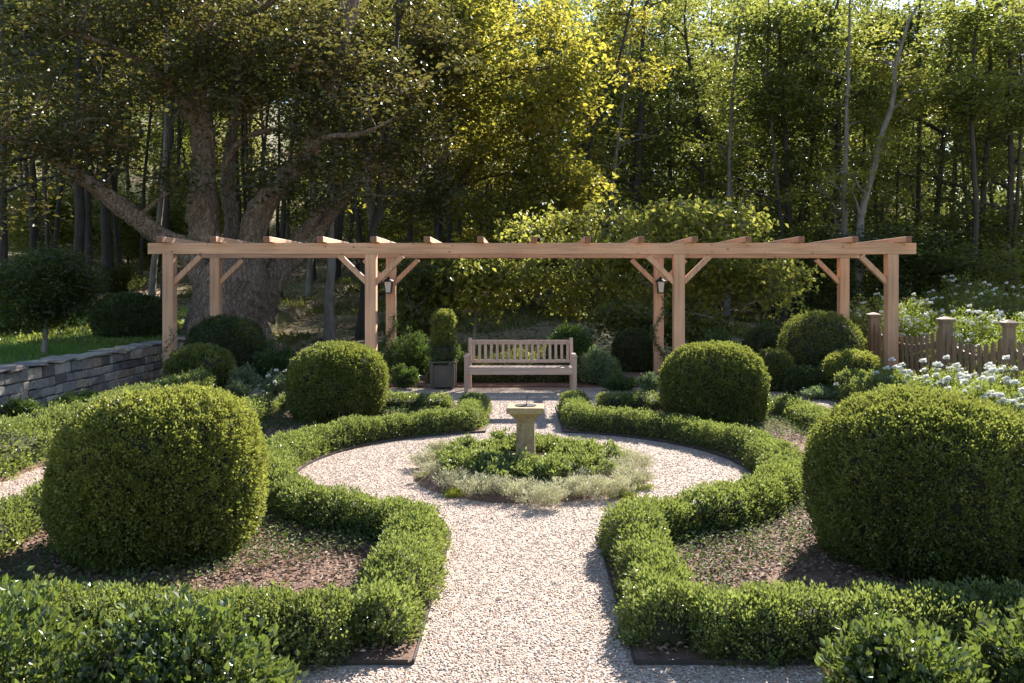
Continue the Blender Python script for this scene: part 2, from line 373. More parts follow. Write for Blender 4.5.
sl = bpy.data.lights.new('sun', 'SUN'); sl.energy = 5.0; sl.angle = math.radians(.55); sl.color = (1, .945, .87)
so = bpy.data.objects.new('sun', sl); COL.objects.link(so)
so.rotation_euler = Vector(SUN).to_track_quat('Z', 'Y').to_euler(); so.location = (20, 40, 40)
scene.view_settings.view_transform = 'Standard'; scene.view_settings.look = 'None'
scene.view_settings.exposure = 1.72; scene.view_settings.gamma = 1
cy = scene.cycles; cy.max_bounces = 6; cy.diffuse_bounces = 3; cy.glossy_bounces = 2; cy.transmission_bounces = 3; cy.transparent_max_bounces = 6
cy.use_denoising = True; cy.caustics_reflective = False; cy.caustics_refractive = False; cy.sample_clamp_indirect = 6
try: cy.use_adaptive_sampling = True; cy.adaptive_threshold = .012
except Exception: pass

# ------------------------------------------------------------------ ground
xs = np.unique(np.concatenate([np.linspace(-160, -30, 20), np.linspace(-30, -7.4, 34), [-7.0, -6.85], np.linspace(-6.4, 12, 42), np.linspace(12, 160, 28)]))
ys = np.unique(np.concatenate([[-40, -20, -8, 0], np.linspace(2, 16, 10), np.linspace(16.5, 60, 70), np.linspace(62, 220, 34)]))
X, Y = np.meshgrid(xs, ys); Z = terrain(X, Y)
g = Geo(); nx = len(xs); i = np.arange(len(ys)-1)[:, None]*nx; j = np.arange(nx-1)[None]
g.add(np.stack([X, Y, Z], -1).reshape(-1, 3), np.stack([i+j, i+j+1, i+nx+j+1, i+nx+j], -1).reshape(-1, 4), 0, .5, True)
tag(g.build('ground', M['forest']), kind='structure')
# lawn behind the wall
xs2 = np.linspace(-26, -7.08, 24); ys2 = np.linspace(3, 24, 32); X, Y = np.meshgrid(xs2, ys2)
edge = 24-2*np.sin(xs2*.5); Y = 3+(Y-3)/21*(edge-3)[None]
g = Geo(); nx = len(xs2); i = np.arange(len(ys2)-1)[:, None]*nx; j = np.arange(nx-1)[None]
g.add(np.stack([X, Y, terrain(X, Y)+.025], -1).reshape(-1, 3), np.stack([i+j, i+j+1, i+nx+j+1, i+nx+j], -1).reshape(-1, 4), 0, .5, True)
tag(g.build('lawn', M['lawn']), kind='structure')
# garden floor of gravel
g = Geo(); g.add([[-4.55,.5,.006],[4.55,.5,.006],[4.55,14.1,.006],[-4.55,14.1,.006]], [[0,1,2,3]])
tag(g.build('gravel_path', M['gravel']), kind='structure')

CX, CY, CR = 0.0, 7.75, 2.05
def bed_outline(sgn):
    a0 = math.asin(.5/CR); a1 = math.asin(.45/CR)
    pts = [(.5, 3.8)]
    for a in np.linspace(-PI/2+a0, PI/2-a1, 40): pts.append((CR*math.cos(a), CY+CR*math.sin(a)))
    pts += [(.45, 11.8), (3.6, 11.8), (3.6, 3.8)]
    return [(sgn*x+CX, y) for x, y in pts]
def slab(g, pts, z0, z1, mat=0):
    n = len(pts); V = [(x, y, z1) for x, y in pts]+[(x, y, z0) for x, y in pts]
    g.add(V, [[i, (i+1) % n, n+(i+1) % n, n+i] for i in range(n)], mat, .5)
    from mathutils.geometry import tessellate_polygon
    T = tessellate_polygon([[Vector((x, y, 0)) for x, y in pts]])
    V2 = np.array([(x, y, z1) for x, y in pts]); out = []
    for t in T:
        p = V2[list(t)]; out.append(t if np.cross(p[1]-p[0], p[2]-p[0])[2] > 0 else t[::-1])
    g.add(V2, out, mat, .5)
BEDS = {}
for sgn in (-1, 1):
    o = bed_outline(sgn); BEDS[sgn] = o
    g = Geo(); slab(g, o, -.02, .022); tag(g.build('planting_bed', M['mulch']), kind='structure')
    ge = Geo(); n = len(o)
    for i in range(n):
        a, b = np.array(o[i]), np.array(o[(i+1) % n]); d = (b-a)/np.linalg.norm(b-a); nn = np.array([-d[1], d[0]])*.006
        if sgn > 0: nn = -nn
        nn = -nn
        c = (a+b)/2+nn*1.2; L = np.linalg.norm(b-a)+.006
        box(ge, (c[0], c[1], .006), (L, .006, .048), 0, 0, rz=math.atan2(d[1], d[0]))
    side = 'left' if sgn < 0 else 'right'
    tag(ge.build('bed_edging', M['edge']), 'thin dark metal edging around the %s' % ('planting bed on the stone wall side' if sgn < 0 else 'planting bed on the picket fence side'), 'edging', 'metal edgings of the two beds')
# outer borders beyond the perimeter paths and the strip behind the bench
for nm, o in (('border_soil', [(-6.72, 3), (-4.5, 3), (-4.5, 14.05), (-6.72, 16.4)]), ('border_soil', [(4.5, 3), (8.5, 3), (8.5, 17), (4.5, 14.05)]), ('border_soil', [(-4.5, 14.05), (4.5, 14.05), (8.5, 17), (-6.72, 16.4)])):
    g = Geo(); slab(g, o, -.02, .03); tag(g.build(nm, M['mulch']), kind='structure')

def in_bed(x, y):
    r = np.hypot(x-CX, y-CY)
    return (np.abs(x) > .53) & (np.abs(x) < 3.58) & (y > 3.83) & (y < 11.75) & (r > CR+.03)

# loose pebbles over the near gravel
def pebbles():
    n = 260000; x = rs.uniform(-4.5, 4.5, n); y = 2.9+11*rs.random(n)**1.7
    keep = (~((np.abs(x) > .47) & (np.abs(x) < 3.62) & (y > 3.77) & (y < 11.82) & (np.hypot(x-CX, y-CY) > CR-.02))) & (np.abs(x) < y*.64+.2)
    x, y = x[keep], y[keep]; n = len(x); s = rs.uniform(.0030, .0066, n)*(1+.05*y)
    oc = np.array([[1,0,0],[0,1,0],[-1,0,0],[0,-1,0],[0,0,.5],[.7,.7,.3],[-.7,.7,.3],[-.7,-.7,.3],[.7,-.7,.3]])
    Fq = np.array([[0,5,4,8],[1,6,4,5],[2,7,4,6],[3,8,4,7]]); Ft = np.array([[0,1,5],[1,2,6],[2,3,7],[3,0,8]])
    a = rs.uniform(0, 6.28, n); ca, sa = np.cos(a), np.sin(a); st = rs.uniform(.6, 1.2, n)
    B = np.tile(oc, (n, 1, 1)).copy(); B[:, :, 0] *= st[:, None]; B += rs.normal(0, .1, B.shape)
    xr = B[:, :, 0]*ca[:, None]-B[:, :, 1]*sa[:, None]; yr = B[:, :, 0]*sa[:, None]+B[:, :, 1]*ca[:, None]
    V = np.stack([xr*s[:, None]+x[:, None], yr*s[:, None]+y[:, None], B[:, :, 2]*s[:, None]+.007], -1).reshape(-1, 3)
    off = (np.arange(n)*9)[:, None, None]; r = rs.random(n)
    g = Geo(); g.add(V, (Fq[None]+off).reshape(-1, 4), 0, np.repeat(r, 4), False); g.add(V, (Ft[None]+off).reshape(-1, 3), 0, np.repeat(r, 4), False)
    tag(g.build('gravel', M['pebble']), 'loose buff and rusty pea gravel over the paths', 'gravel', kind='stuff')
pebbles()

def scatter(name, mat, n, region, L, zfun, label, cat, up=.8, wr=.6, flat=True):
    x, y = region(n); n = len(x); P = np.stack([x, y, zfun(x, y)+rs.uniform(.002, .02, n)], 1)
    a = rs.uniform(0, 6.28, n); U = np.stack([np.cos(a), np.sin(a), rs.normal(.1, .25, n)], 1)
    N = np.array([0, 0, 1.])+rs.normal(0, .35, (n, 3))
    g = Geo(); leaves(g, P, U, N, L*rs.uniform(.6, 1.3, n), wr); return tag(g.build(name, mat), label, cat, kind='stuff')
def reg_beds(n):
    x = rs.uniform(-3.8, 3.8, n); y = rs.uniform(3.8, 12.3, n); k = in_bed(x, y); return x[k], y[k]
scatter('fallen_leaves', M['litter'], 85000, reg_beds, .032, lambda x, y: .036+0*x, 'dry brown leaves and bark chips lying in the garden beds', 'leaf litter')
def reg_cover(n):
    x, y = reg_beds(n*4); P = np.stack([x, y, 0*x], 1); k = (fn(P, 3.2, 77) > .22) | ((fn(P, 9, 78) > .6)); return x[k], y[k]
def cover():
    x, y = reg_cover(30000); n = len(x); h = rs.uniform(0, .055, n); P = np.stack([x, y, .04+h], 1)
    a = rs.uniform(0, 6.28, n); U = np.stack([np.cos(a), np.sin(a), rs.normal(.35, .3, n)], 1); N = np.array([0, 0, 1.])+rs.normal(0, .4, (n, 3))
    g = Geo(); leaves(g, P, U, N, rs.uniform(.018, .034, n), .6); tag(g.build('ground_cover', M['cover']), 'patchy low vinca leaves creeping over the bed mulch', 'ground cover', kind='stuff')
cover()
def reg_path(n):
    x = rs.uniform(-4.4, 4.4, n); y = rs.uniform(3, 13.8, n); k = ~((np.abs(x) > .5) & (np.abs(x) < 3.62) & (y > 3.8) & (y < 11.8) & (np.hypot(x-CX, y-CY) > CR)) & (np.hypot(x, y-CY) > 1.3); k &= (rs.random(n) < .25) | (np.abs(np.hypot(x, y-CY)-CR) < .15) | (np.abs(np.abs(x)-.46) < .07); return x[k], y[k]
scatter('stray_leaves', M['litter'], 2200, reg_path, .028, lambda x, y: .012+0*x, 'few dry leaves blown onto the gravel paths', 'leaf litter')
def reg_forest(n):
    x = rs.uniform(-22, 16, n); y = rs.uniform(16.5, 48, n); return x, y
scatter('forest_leaf_litter', M['litter'], 30000, reg_forest, .13, terrain, 'tan fallen leaves over the wooded slope behind the pergola', 'leaf litter')
def grass():
    n = 70000; x = rs.uniform(-16, -7.1, n); y = rs.uniform(8, 24, n)
    P = np.stack([x, y, terrain(x, y)+.02], 1); U = np.array([0, 0, 1.])+rs.normal(0, .35, (n, 3)); N = rs.normal(size=(n, 3))
    g = Geo(); leaves(g, P, U, N, rs.uniform(.05, .10, n), .16); tag(g.build('grass', M['grass']), 'mown green lawn grass above the stone wall', 'grass', kind='stuff')
    n = 50000; x = rs.uniform(-12, 9, n); y = rs.uniform(16.5, 36, n); P = np.stack([x, y, terrain(x, y)], 1); k = fn(P*[1,1,0], .9, 5) > .1; P = P[k]; n = len(P)
    U = np.array([0, 0, .9])+rs.normal(0, .5, (n, 3)); N = rs.normal(size=(n, 3))
    g = Geo(); leaves(g, P, U, N, rs.uniform(.08, .22, n), .25); tag(g.build('woodland_undergrowth', M['green']), 'low green ferns and weeds on the wooded slope', 'undergrowth', kind='stuff')
grass()

# ------------------------------------------------------------------ clipped balls and shrubs
def ball(name, c, rx, h, n, L, mat, label, cat='shrub', group=None, p=2.5, ry=None, seed=1, fuzz=.03, lump=.035, zc=.47, wr=.68):
    ry = ry or rx; cz = h*zc; c = np.asarray(c, float)
    def surf(d):
        sz = np.where(d[:, 2] > 0, h-cz, cz*1.22)
        k = (np.abs(d[:, 0]/rx)**p+np.abs(d[:, 1]/ry)**p+np.abs(d[:, 2]/sz)**p)**(-1/p)
        # round the plan: keep a circle in plan, squarish in profile
        hr = np.hypot(d[:, 0]/rx, d[:, 1]/ry); k2 = (hr**p+np.abs(d[:, 2]/sz)**p)**(-1/p)
        Q = d*k2[:, None]
        return Q*(1+lump*fn(Q, 2.6/rx, seed)+lump*.5*fn(Q*np.array([1, 1, .35]), 9/rx, seed+3))[:, None]
    nt_ = max(40, n//11); d = unit(rs.normal(size=(nt_, 3))); d = d[d[:, 2] > -.93]; nt_ = len(d)
    Q = surf(d); nrm = unit(Q*np.array([1/rx, 1/ry, .8/max(h*.5, .01)]))
    dep = rs.exponential(fuzz, nt_)-fuzz*.9; sc_ = min(rx, 1)*.016; dep = dep-sc_*(fn(Q, 26, seed+7)+.6*fn(Q*np.array([1.6, 1.6, .5]), 34, seed+8))
    dep = np.where(rs.random(nt_) < .05, -rs.uniform(.005, .032, nt_)*(.6+rx*.5), dep)
    Q = Q-nrm*np.clip(dep, -.06, .12)[:, None]; tr_ = rs.random(nt_)
    ix = rs.integers(0, nt_, n); off = rs.normal(0, L*.62, (n, 3)); off += nrm[ix]*L*.2
    P = Q[ix]+off; nn_ = nrm[ix]
    U = nn_*.65+unit(off)*.75+np.array([0, 0, .35])+rs.normal(0, .35, (n, 3)); N = nn_*.8+np.array([0, 0, .3])+rs.normal(0, .55, (n, 3))
    g = Geo(); leaves(g, P+c+[0, 0, cz], U, N, L*rs.uniform(.6, 1.3, n), wr, rnd=np.clip(.45*tr_[ix]+.55*rs.random(n), 0, 1))
    # inner core
    a = np.linspace(0, 2*PI, 33)[:-1]; b = np.linspace(-PI/2, PI/2, 17); A, B = np.meshgrid(a, b)
    D = np.stack([np.cos(B)*np.cos(A), np.cos(B)*np.sin(A), np.sin(B)], -1).reshape(-1, 3); D[:, 2] += 1e-4
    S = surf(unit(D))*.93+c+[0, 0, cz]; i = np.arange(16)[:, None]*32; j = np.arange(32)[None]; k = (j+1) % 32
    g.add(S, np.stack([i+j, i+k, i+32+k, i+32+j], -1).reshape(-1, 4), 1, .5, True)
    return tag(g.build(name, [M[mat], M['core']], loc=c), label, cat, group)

B = 'clipped boxwood balls of the garden'
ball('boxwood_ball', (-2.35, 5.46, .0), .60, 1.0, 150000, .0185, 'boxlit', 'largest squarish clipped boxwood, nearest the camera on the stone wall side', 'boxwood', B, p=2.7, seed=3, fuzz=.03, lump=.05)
ball('boxwood_ball', (2.52, 5.27, .0), .715, .96, 165000, .0185, 'box', 'big wide clipped boxwood nearest the camera, below the white roses', 'boxwood', B, p=2.45, seed=4, fuzz=.034, lump=.05)
ball('boxwood_ball', (-2.34, 10.65, 0), .575, .94, 62000, .025, 'box', 'round clipped boxwood left of the sundial, in front of the pergola post', 'boxwood', B, p=2.6, seed=5, fuzz=.024)
ball('boxwood_ball', (2.33, 10.45, 0), .59, .93, 62000, .025, 'box', 'flat-topped clipped boxwood right of the sundial, in front of the pergola post', 'boxwood', B, p=2.7, seed=6, fuzz=.024)
def pball(x0, x1, ytop, D, mat, n, label, name='boxwood_ball', group=B, p=2.3, L=.03, zg=None, **k):
    s = F/D; X = ((x0+x1)/2-HX)/s; r = (x1-x0)/2/s; zg = float(terrain(X, D)) if zg is None else zg
    h = EYE-(ytop-HY)/F*(D+0)-zg
    return ball(name, (X, D, zg), r, h, n, L, mat, label, 'boxwood', group, p=p, **k)
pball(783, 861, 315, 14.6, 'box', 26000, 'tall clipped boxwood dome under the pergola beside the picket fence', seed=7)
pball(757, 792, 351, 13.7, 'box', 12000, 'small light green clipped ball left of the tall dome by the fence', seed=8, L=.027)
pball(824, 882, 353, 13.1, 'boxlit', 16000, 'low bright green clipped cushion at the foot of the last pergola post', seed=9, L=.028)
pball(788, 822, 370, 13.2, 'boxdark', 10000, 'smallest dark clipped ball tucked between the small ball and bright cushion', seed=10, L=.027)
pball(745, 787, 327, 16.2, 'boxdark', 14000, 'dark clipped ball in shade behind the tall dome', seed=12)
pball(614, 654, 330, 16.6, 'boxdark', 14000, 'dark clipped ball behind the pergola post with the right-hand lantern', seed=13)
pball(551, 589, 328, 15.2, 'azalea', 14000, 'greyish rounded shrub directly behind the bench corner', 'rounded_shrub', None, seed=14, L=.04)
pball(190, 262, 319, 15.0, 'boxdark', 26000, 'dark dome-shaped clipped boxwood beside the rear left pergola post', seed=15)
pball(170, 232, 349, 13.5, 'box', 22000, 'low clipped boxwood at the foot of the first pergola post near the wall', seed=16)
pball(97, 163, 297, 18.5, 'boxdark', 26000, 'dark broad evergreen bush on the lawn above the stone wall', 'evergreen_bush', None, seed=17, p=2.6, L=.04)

# ------------------------------------------------------------------ low hedges
def hedge(name, path, w, h, dens, L, mat, label, group, seed=1, sprig=.33, z0=.02, fuzz=.042, lump=.11, wr=.6, cat='hedge'):
    path = np.asarray(path, float); seg = np.linalg.norm(np.diff(path, axis=0), axis=1); cum = np.concatenate([[0], np.cumsum(seg)]); LT = cum[-1]
    def at(s):
        i = np.clip(np.searchsorted(cum, s, 'right')-1, 0, len(seg)-1); t = ((s-cum[i])/seg[i])[:, None]
        e = .12
        def pos(q):
            q = np.clip(q, 0, LT); i = np.clip(np.searchsorted(cum, q, 'right')-1, 0, len(seg)-1); t = ((q-cum[i])/seg[i])[:, None]
            return path[i]*(1-t)+path[i+1]*t
        p = (pos(s-e)+pos(s)+pos(s+e))/3; d = unit(pos(s+.1)-pos(s-.1)); return p, d
    def surf(s, a, sc=1.0):
        p, d = at(s); nx = np.stack([d[:, 1], -d[:, 0]], 1); pw = 3.4
        ca, sa = np.cos(a), np.sin(a); k = (np.abs(ca)**pw+np.abs(sa)**pw)**(-1/pw)
        end = np.sqrt(np.clip(1-(np.clip(.16-np.minimum(s, LT-s), 0, .16)/.165)**2, .02, 1))
        u = ca*k*w/2*end*sc; z = sa*k*h*end*sc
        Q = np.stack([p[:, 0]+nx[:, 0]*u, p[:, 1]+nx[:, 1]*u, z0+z], 1)
        nn = unit(np.stack([nx[:, 0]*ca, nx[:, 1]*ca, sa*1.0], 1))
        Q = Q+nn*(lump*h*(.7*fn(Q, 6, seed)+1.2*fn(Q, 14, seed+1)+.8*fn(Q, 36, seed+2)))[:, None]
        return Q, nn
    area = LT*(2*h+w); n = int(area*dens); nt_ = n//10; s = rs.uniform(0, LT, nt_); a = rs.uniform(-.10, PI+.10, nt_)
    Q, nn = surf(s, a); dep = rs.exponential(fuzz, nt_)-fuzz; dep = np.where(rs.random(nt_) < sprig*.6, -rs.uniform(0, .045, nt_), dep)
    Q = Q-nn*np.clip(dep, -.05, .1)[:, None]; tr_ = rs.random(nt_); ix = rs.integers(0, nt_, n); off = rs.normal(0, L*.66, (n, 3))
    P = Q[ix]+off+nn[ix]*L*.15; n2 = nn[ix]
    U = n2*.5+unit(off)*.7+np.array([0, 0, .5])+rs.normal(0, .35, (n, 3)); N = n2*.5+np.array([0, 0, .6])+rs.normal(0, .55, (n, 3))
    g = Geo(); leaves(g, P, U, N, L*rs.uniform(.6, 1.25, n), wr, rnd=np.clip(.4*tr_[ix]+.6*rs.random(n), 0, 1))
    ns = max(8, int(LT/.12)); ss = np.repeat(np.linspace(.01, LT-.01, ns), 9); aa = np.tile(np.linspace(-.1, PI+.1, 9), ns)
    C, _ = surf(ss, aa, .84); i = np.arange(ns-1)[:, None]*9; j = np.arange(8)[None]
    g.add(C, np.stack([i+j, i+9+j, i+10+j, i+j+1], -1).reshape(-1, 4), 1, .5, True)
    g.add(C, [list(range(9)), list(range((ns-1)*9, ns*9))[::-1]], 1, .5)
    # woody stems at the base
    m = C.mean(0)
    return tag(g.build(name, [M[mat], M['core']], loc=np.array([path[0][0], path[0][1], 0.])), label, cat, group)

HG = 'low clipped hedges of the parterre'
hw, hh = .275, .19
def mirror(p, s): return [(s*x, y) for x, y in p]
for s in (-1, 1):
    who = 'stone wall side' if s < 0 else 'picket fence side'
    r = CR+hw/2+.075; a0 = math.asin((.55+hw/2)/r)
    pts = [(.55+hw/2, 3.88), (.55+hw/2, CY-r*math.cos(a0)+.02)]
    for a in np.linspace(-PI/2+a0+.1, PI/2-a0-.1, 40): pts.append((r*math.cos(a), CY+r*math.sin(a)))
    pts += [(.52+hw/2, CY+r*math.cos(a0)), (.52+hw/2, 11.45)]
    hedge('low_hedge', mirror(pts, s), hw, hh, 19500, .0225, 'hedge', 'curved low hedge ringing the gravel circle and path edge on the '+who, HG, seed=20+s)
    hedge('low_hedge', mirror([(.74, 3.96), (3.3, 3.96)], s), .31, hh, 21000, .0225, 'hedge', 'straight low hedge along the front of the bed on the '+who, HG, seed=24+s)
    hedge('low_hedge', mirror([(3.42, 4.25), (3.42, 11.3)], s), .30, .18, 9000, .027, 'hedge', 'low hedge between the bed and the side path on the '+who, HG, seed=28+s)
    hedge('low_hedge', mirror([(.95, 11.5), (3.35, 11.5)], s), .30, .15, 9000, .028, 'hedge', 'low hedge along the back of the bed nearest the bench on the '+who, HG, seed=32+s)
    hedge('low_hedge', mirror([(4.80, 4.6), (4.80, 12.6)], s), .45, .34, 8000, .03, 'hedge', 'low hedge beyond the side path on the '+who, HG, seed=36+s)
hedge('low_hedge', [(-1.7, 14.75), (1.7, 14.75)], .4, .36, 7000, .03, 'hedge', 'low hedge seen under and behind the bench seat', HG, seed=41)

def bush(name, c, rx, ry, h, n, L, mat, label, cat='plant', group=None, seed=1, up=.6, wr=.45, flowers=0, fl=.03, stems=True, z0=0, open_=.45):
    """loose mound of leafy shoots, with or without white flowers"""
    c = np.asarray(c, float); g = Geo(); ns = max(10, n//90)
    a = rs.uniform(0, 6.28, ns); q = np.sqrt(rs.random(ns)); bx, by = q*np.cos(a), q*np.sin(a)
    hh_ = h*(1-.55*q**2)*rs.uniform(.75, 1.12, ns)
    tipx, tipy = bx*1.0*rx, by*ry; base = np.stack([bx*rx*.45, by*ry*.45, 0*bx], 1); tip = np.stack([tipx, tipy, hh_], 1)
    i = rs.integers(0, ns, n); t = 1-rs.random(n)**1.5*(1-open_*.3)
    P = base[i]*(1-t[:, None])+tip[i]*t[:, None]; P += rs.normal(0, .07*min(rx, 1)*.8+.012, (n, 3))*np.array([1, 1, .6]); P[:, 2] = np.abs(P[:, 2])
    U = unit(np.stack([bx[i]*.6, by[i]*.6, np.full(n, up)], 1))+rs.normal(0, .5, (n, 3)); N = np.array([0, -.1, .8])+rs.normal(0, .6, (n, 3))
    leaves(g, P+c, U, N, L*rs.uniform(.6, 1.3, n), wr)
    if stems:
        for k in range(min(ns, 60)): tube(g, [c+base[k]*.6, c+(base[k]+tip[k])/2, c+tip[k]], [.006, .004, .002], 3, 1)
    if flowers:
        k = rs.integers(0, ns, flowers); P = tip[k]+rs.normal(0, .05, (flowers, 3))+[0, 0, .01]
        for q_ in range(11):
            an = 6.28*q_*.382+rs.uniform(0, .6, flowers); lift = (.1, .6, 1.5)[q_ % 3]
            U = np.stack([np.cos(an), np.sin(an)-.3, np.full(flowers, lift)], 1)
            leaves(g, P+c, U, np.array([0, -.9, .6])+0*U, fl*rs.uniform(.7, 1.2, flowers), .9, 2)
    return tag(g.build(name, [M[mat], M['core'], M['petal']], loc=c), label, cat, group)

# planting round the sundial: low green ring and silvery thyme in front
def G(x, y, z=0): D = F*(EYE-z)/(y-HY); return (x-HX)/F*D, D
mound = Geo(); a = np.linspace(0, 2*PI, 49)[:-1]
rr = [(1.0, .008), (.9, .05), (.6, .10), (.001, .115)]
V = np.concatenate([np.stack([CX+r*np.cos(a), CY-.03+r*np.sin(a)*np.where(np.sin(a) < 0, 1.14, .95), np.full(48, z)], 1) for r, z in rr])
i = np.arange(3)[:, None]*48; j = np.arange(48)[None]; k = (j+1) % 48
mound.add(V, np.stack([i+j, i+k, i+48+k, i+48+j], -1).reshape(-1, 4), 0, .5, True)
tag(mound.build('soil_mound', M['mulch']), kind='structure')
r_ = random.Random(3)
for t in range(30):
    an = 2*PI*(t+.5)/30-PI/2; rad = (.36, .62, .5)[t % 3]*r_.uniform(.95, 1.08); q = 1.12 if math.sin(an) < 0 else 1.0
    bush('germander_clump', (CX+rad*1.08*math.cos(an), CY-.02+rad*q*math.sin(an), .075), r_.uniform(.15, .21), r_.uniform(.15, .2), r_.uniform(.12, .20), 1700, .03, 'hedge', 'low green clump in the leafy ring around the sundial', 'plant', 'green clumps ringing the sundial', seed=t, up=.7, wr=.5, stems=False)
tufts = [(428, 470, .17), (436, 483, .17), (455, 492, .18), (478, 499, .19), (503, 500, .15), (522, 503, .16), (543, 510, .20), (568, 500, .17), (590, 500, .19), (612, 499, .18), (630, 488, .18), (637, 474, .15), (622, 466, .14), (440, 458, .13), (468, 486, .15), (600, 482, .15), (575, 489, .14), (500, 489, .13), (618, 478, .15)]
TG = 'silvery thyme clumps edging the sundial planting'
for i_, (x, y, r) in enumerate(tufts):
    X_, D_ = G(x, y)
    bush('thyme_clump', (X_, D_+.06, .02), r*1.1, r, .15, 2300, .027, 'silver', 'pale silvery thyme clump at the gravel edge of the sundial planting', 'plant', TG, seed=i_, up=1.0, wr=.2, stems=False)
for x, y, r in ((638, 490, .15), (620, 499, .12), (455, 497, .10), (425, 480, .08)):
    X_, D_ = G(x, y); bush('moss_patch', (X_, D_, .004), r, r*.8, .05, 1600, .014, 'moss', 'bright lime moss patch creeping onto the gravel', 'plant', 'lime moss patches by the thyme', stems=False)

# nearest glossy shrubs along the bottom of the view
for (x, y, rx, ry, h, lb) in ((-2.0, 3.02, .55, .34, .60, 'glossy broad-leaved shrub at the front, furthest toward the stone wall'), (-1.25, 3.08, .42, .30, .50, 'glossy broad-leaved shrub at the front, beside the path opening'),
                              (1.38, 3.05, .30, .28, .47, 'glossy leafy shrub in front of the fence-side bed, beside the path'), (1.95, 3.10, .36, .30, .50, 'glossy leafy shrub at the front below the big boxwood on the fence side')):
    bush('glossy_shrub', (x, y, 0), rx, ry, h, 11500, .034, 'gloss', lb, 'shrub', 'glossy shrubs in the foreground', up=.8, wr=.62)

# perennials
def pbush(x0, x1, ytop, D, n, L, mat, label, name='perennial_plant', group=None, **k):
    s = F/D; X = ((x0+x1)/2-HX)/s; r = (x1-x0)/2/s; zg = float(terrain(X, D)) if D > 16.6 or X < -6.9 else .02
    return bush(name, (X, D, zg), r, min(r*.8, .8), EYE-(ytop-HY)/s-zg, n, L, mat, label, 'plant', group, **k)
pbush(228, 262, 366, 13.3, 3500, .035, 'catmint', 'grey green perennial by the clipped boxwood near the wall')
pbush(255, 290, 372, 12.9, 3500, .035, 'catmint', 'pale leafy perennial with a few white flowers left of the round boxwood', flowers=14, fl=.04)
pbush(252, 300, 342, 14.6, 5000, .05, 'azalea', 'mid green bush under the pergola left of the second post')
pbush(224, 250, 382, 12.6, 3000, .03, 'catmint', 'low grey green plant beside the side path gravel')
pbush(383, 436, 332, 15.0, 8000, .05, 'azalea', 'dark leafy bush behind the second pergola post')
pbush(388, 420, 366, 13.9, 5000, .04, 'azalea', 'low dark leafy plant at the foot of the post with the left lantern')
pbush(452, 470, 352, 14.6, 3000, .04, 'azalea', 'small leafy plant squeezed between the planter box and the bench')
pbush(576, 618, 350, 14.3, 6000, .042, 'catmint', 'grey leafy bush immediately right of the bench')
pbush(600, 640, 376, 13.6, 4500, .036, 'azalea', 'low leafy plant right of the bench by the gravel')
pbush(636, 662, 374, 13.5, 3500, .035, 'catmint', 'small pale plant at the foot of the post with the right lantern')
pbush(690, 745, 330, 16.2, 6500, .05, 'azalea', 'dark leafy bush behind the flat-topped boxwood')
pbush(800, 838, 388, 12.6, 5000, .035, 'catmint', 'tall silvery spiky perennial beside the side path', up=1.2, wr=.25)
pbush(835, 868, 382, 12.4, 4000, .035, 'catmint', 'grey green perennial with white flowers by the last post', flowers=10, fl=.05)
pbush(735, 760, 372, 13.4, 3000, .035, 'catmint', 'small grey plant left of the dark clipped balls')
pbush(0, 46, 400, 10.2, 6000, .04, 'azalea', 'dark ground plant at the foot of the stone wall, nearest the camera')
pbush(50, 110, 394, 11.3, 6000, .04, 'azalea', 'dark spreading plant against the middle of the stone wall')
# roses
RG = 'white rose bushes in front of the picket fence'
for x, y, rx, ry, h, fl, lb in ((5.15, 11.9, .5, .55, .50, 40, 'white rose bush closest to the last pergola post'), (5.35, 10.8, .6, .6, .60, 70, 'broad white rose bush in the middle of the row'),
                                (5.45, 9.7, .6, .6, .68, 70, 'tall white rose bush with large open blooms by the fence'), (4.9, 9.0, .5, .5, .62, 36, 'white rose bush directly behind the big near boxwood'), (5.5, 8.5, .5, .5, .72, 30, 'nearest white rose bush at the picture edge')):
    bush('rose_bush', (x, y, .02), rx, ry, h, 13000, .032, 'rose', lb, 'rose bush', RG, flowers=fl, fl=.055)
# flowering hedge beyond the fence
CG = 'flowering climbers along the fence'
for i_, (x, y, h, lb) in enumerate(((6.95, 15.2, 1.3, 'white-flowered climber at the far end of the fence'), (7.15, 13.6, 1.26, 'white-flowered climber behind the far fence panel'), (7.25, 12.0, 1.26, 'white-flowered climber behind the thick fence post'), (7.2, 10.5, 1.3, 'white-flowered climber behind the near fence panel'))):
    bush('flowering_climber', (x, y, 0), .75, 1.0, h, 20000, .045, 'rose', lb, 'climber', CG, flowers=130, fl=.045, up=.3)
for i_, (x, y, h, lb) in enumerate(((9.6, 17.2, 1.6, 'green bush beyond the fence, closest to the pergola'), (9.9, 14.6, 1.5, 'green bush beyond the fence, second from the pergola'), (10.2, 19.5, 1.75, 'green bush in the rear behind the fence climbers'), (7.6, 18.0, 1.5, 'leafy bush between the last two pergola posts'), (13.5, 19.5, 1.75, 'green bush farthest beyond the fence at the picture edge'))):
    bush('leafy_bush', (x, y, float(terrain(x, y))), 1.5, 1.2, h, 15000, .065, 'yellow' if i_ % 2 else 'green', lb, 'bush', 'green bushes beyond the fence', up=.15, flowers=60, fl=.05)

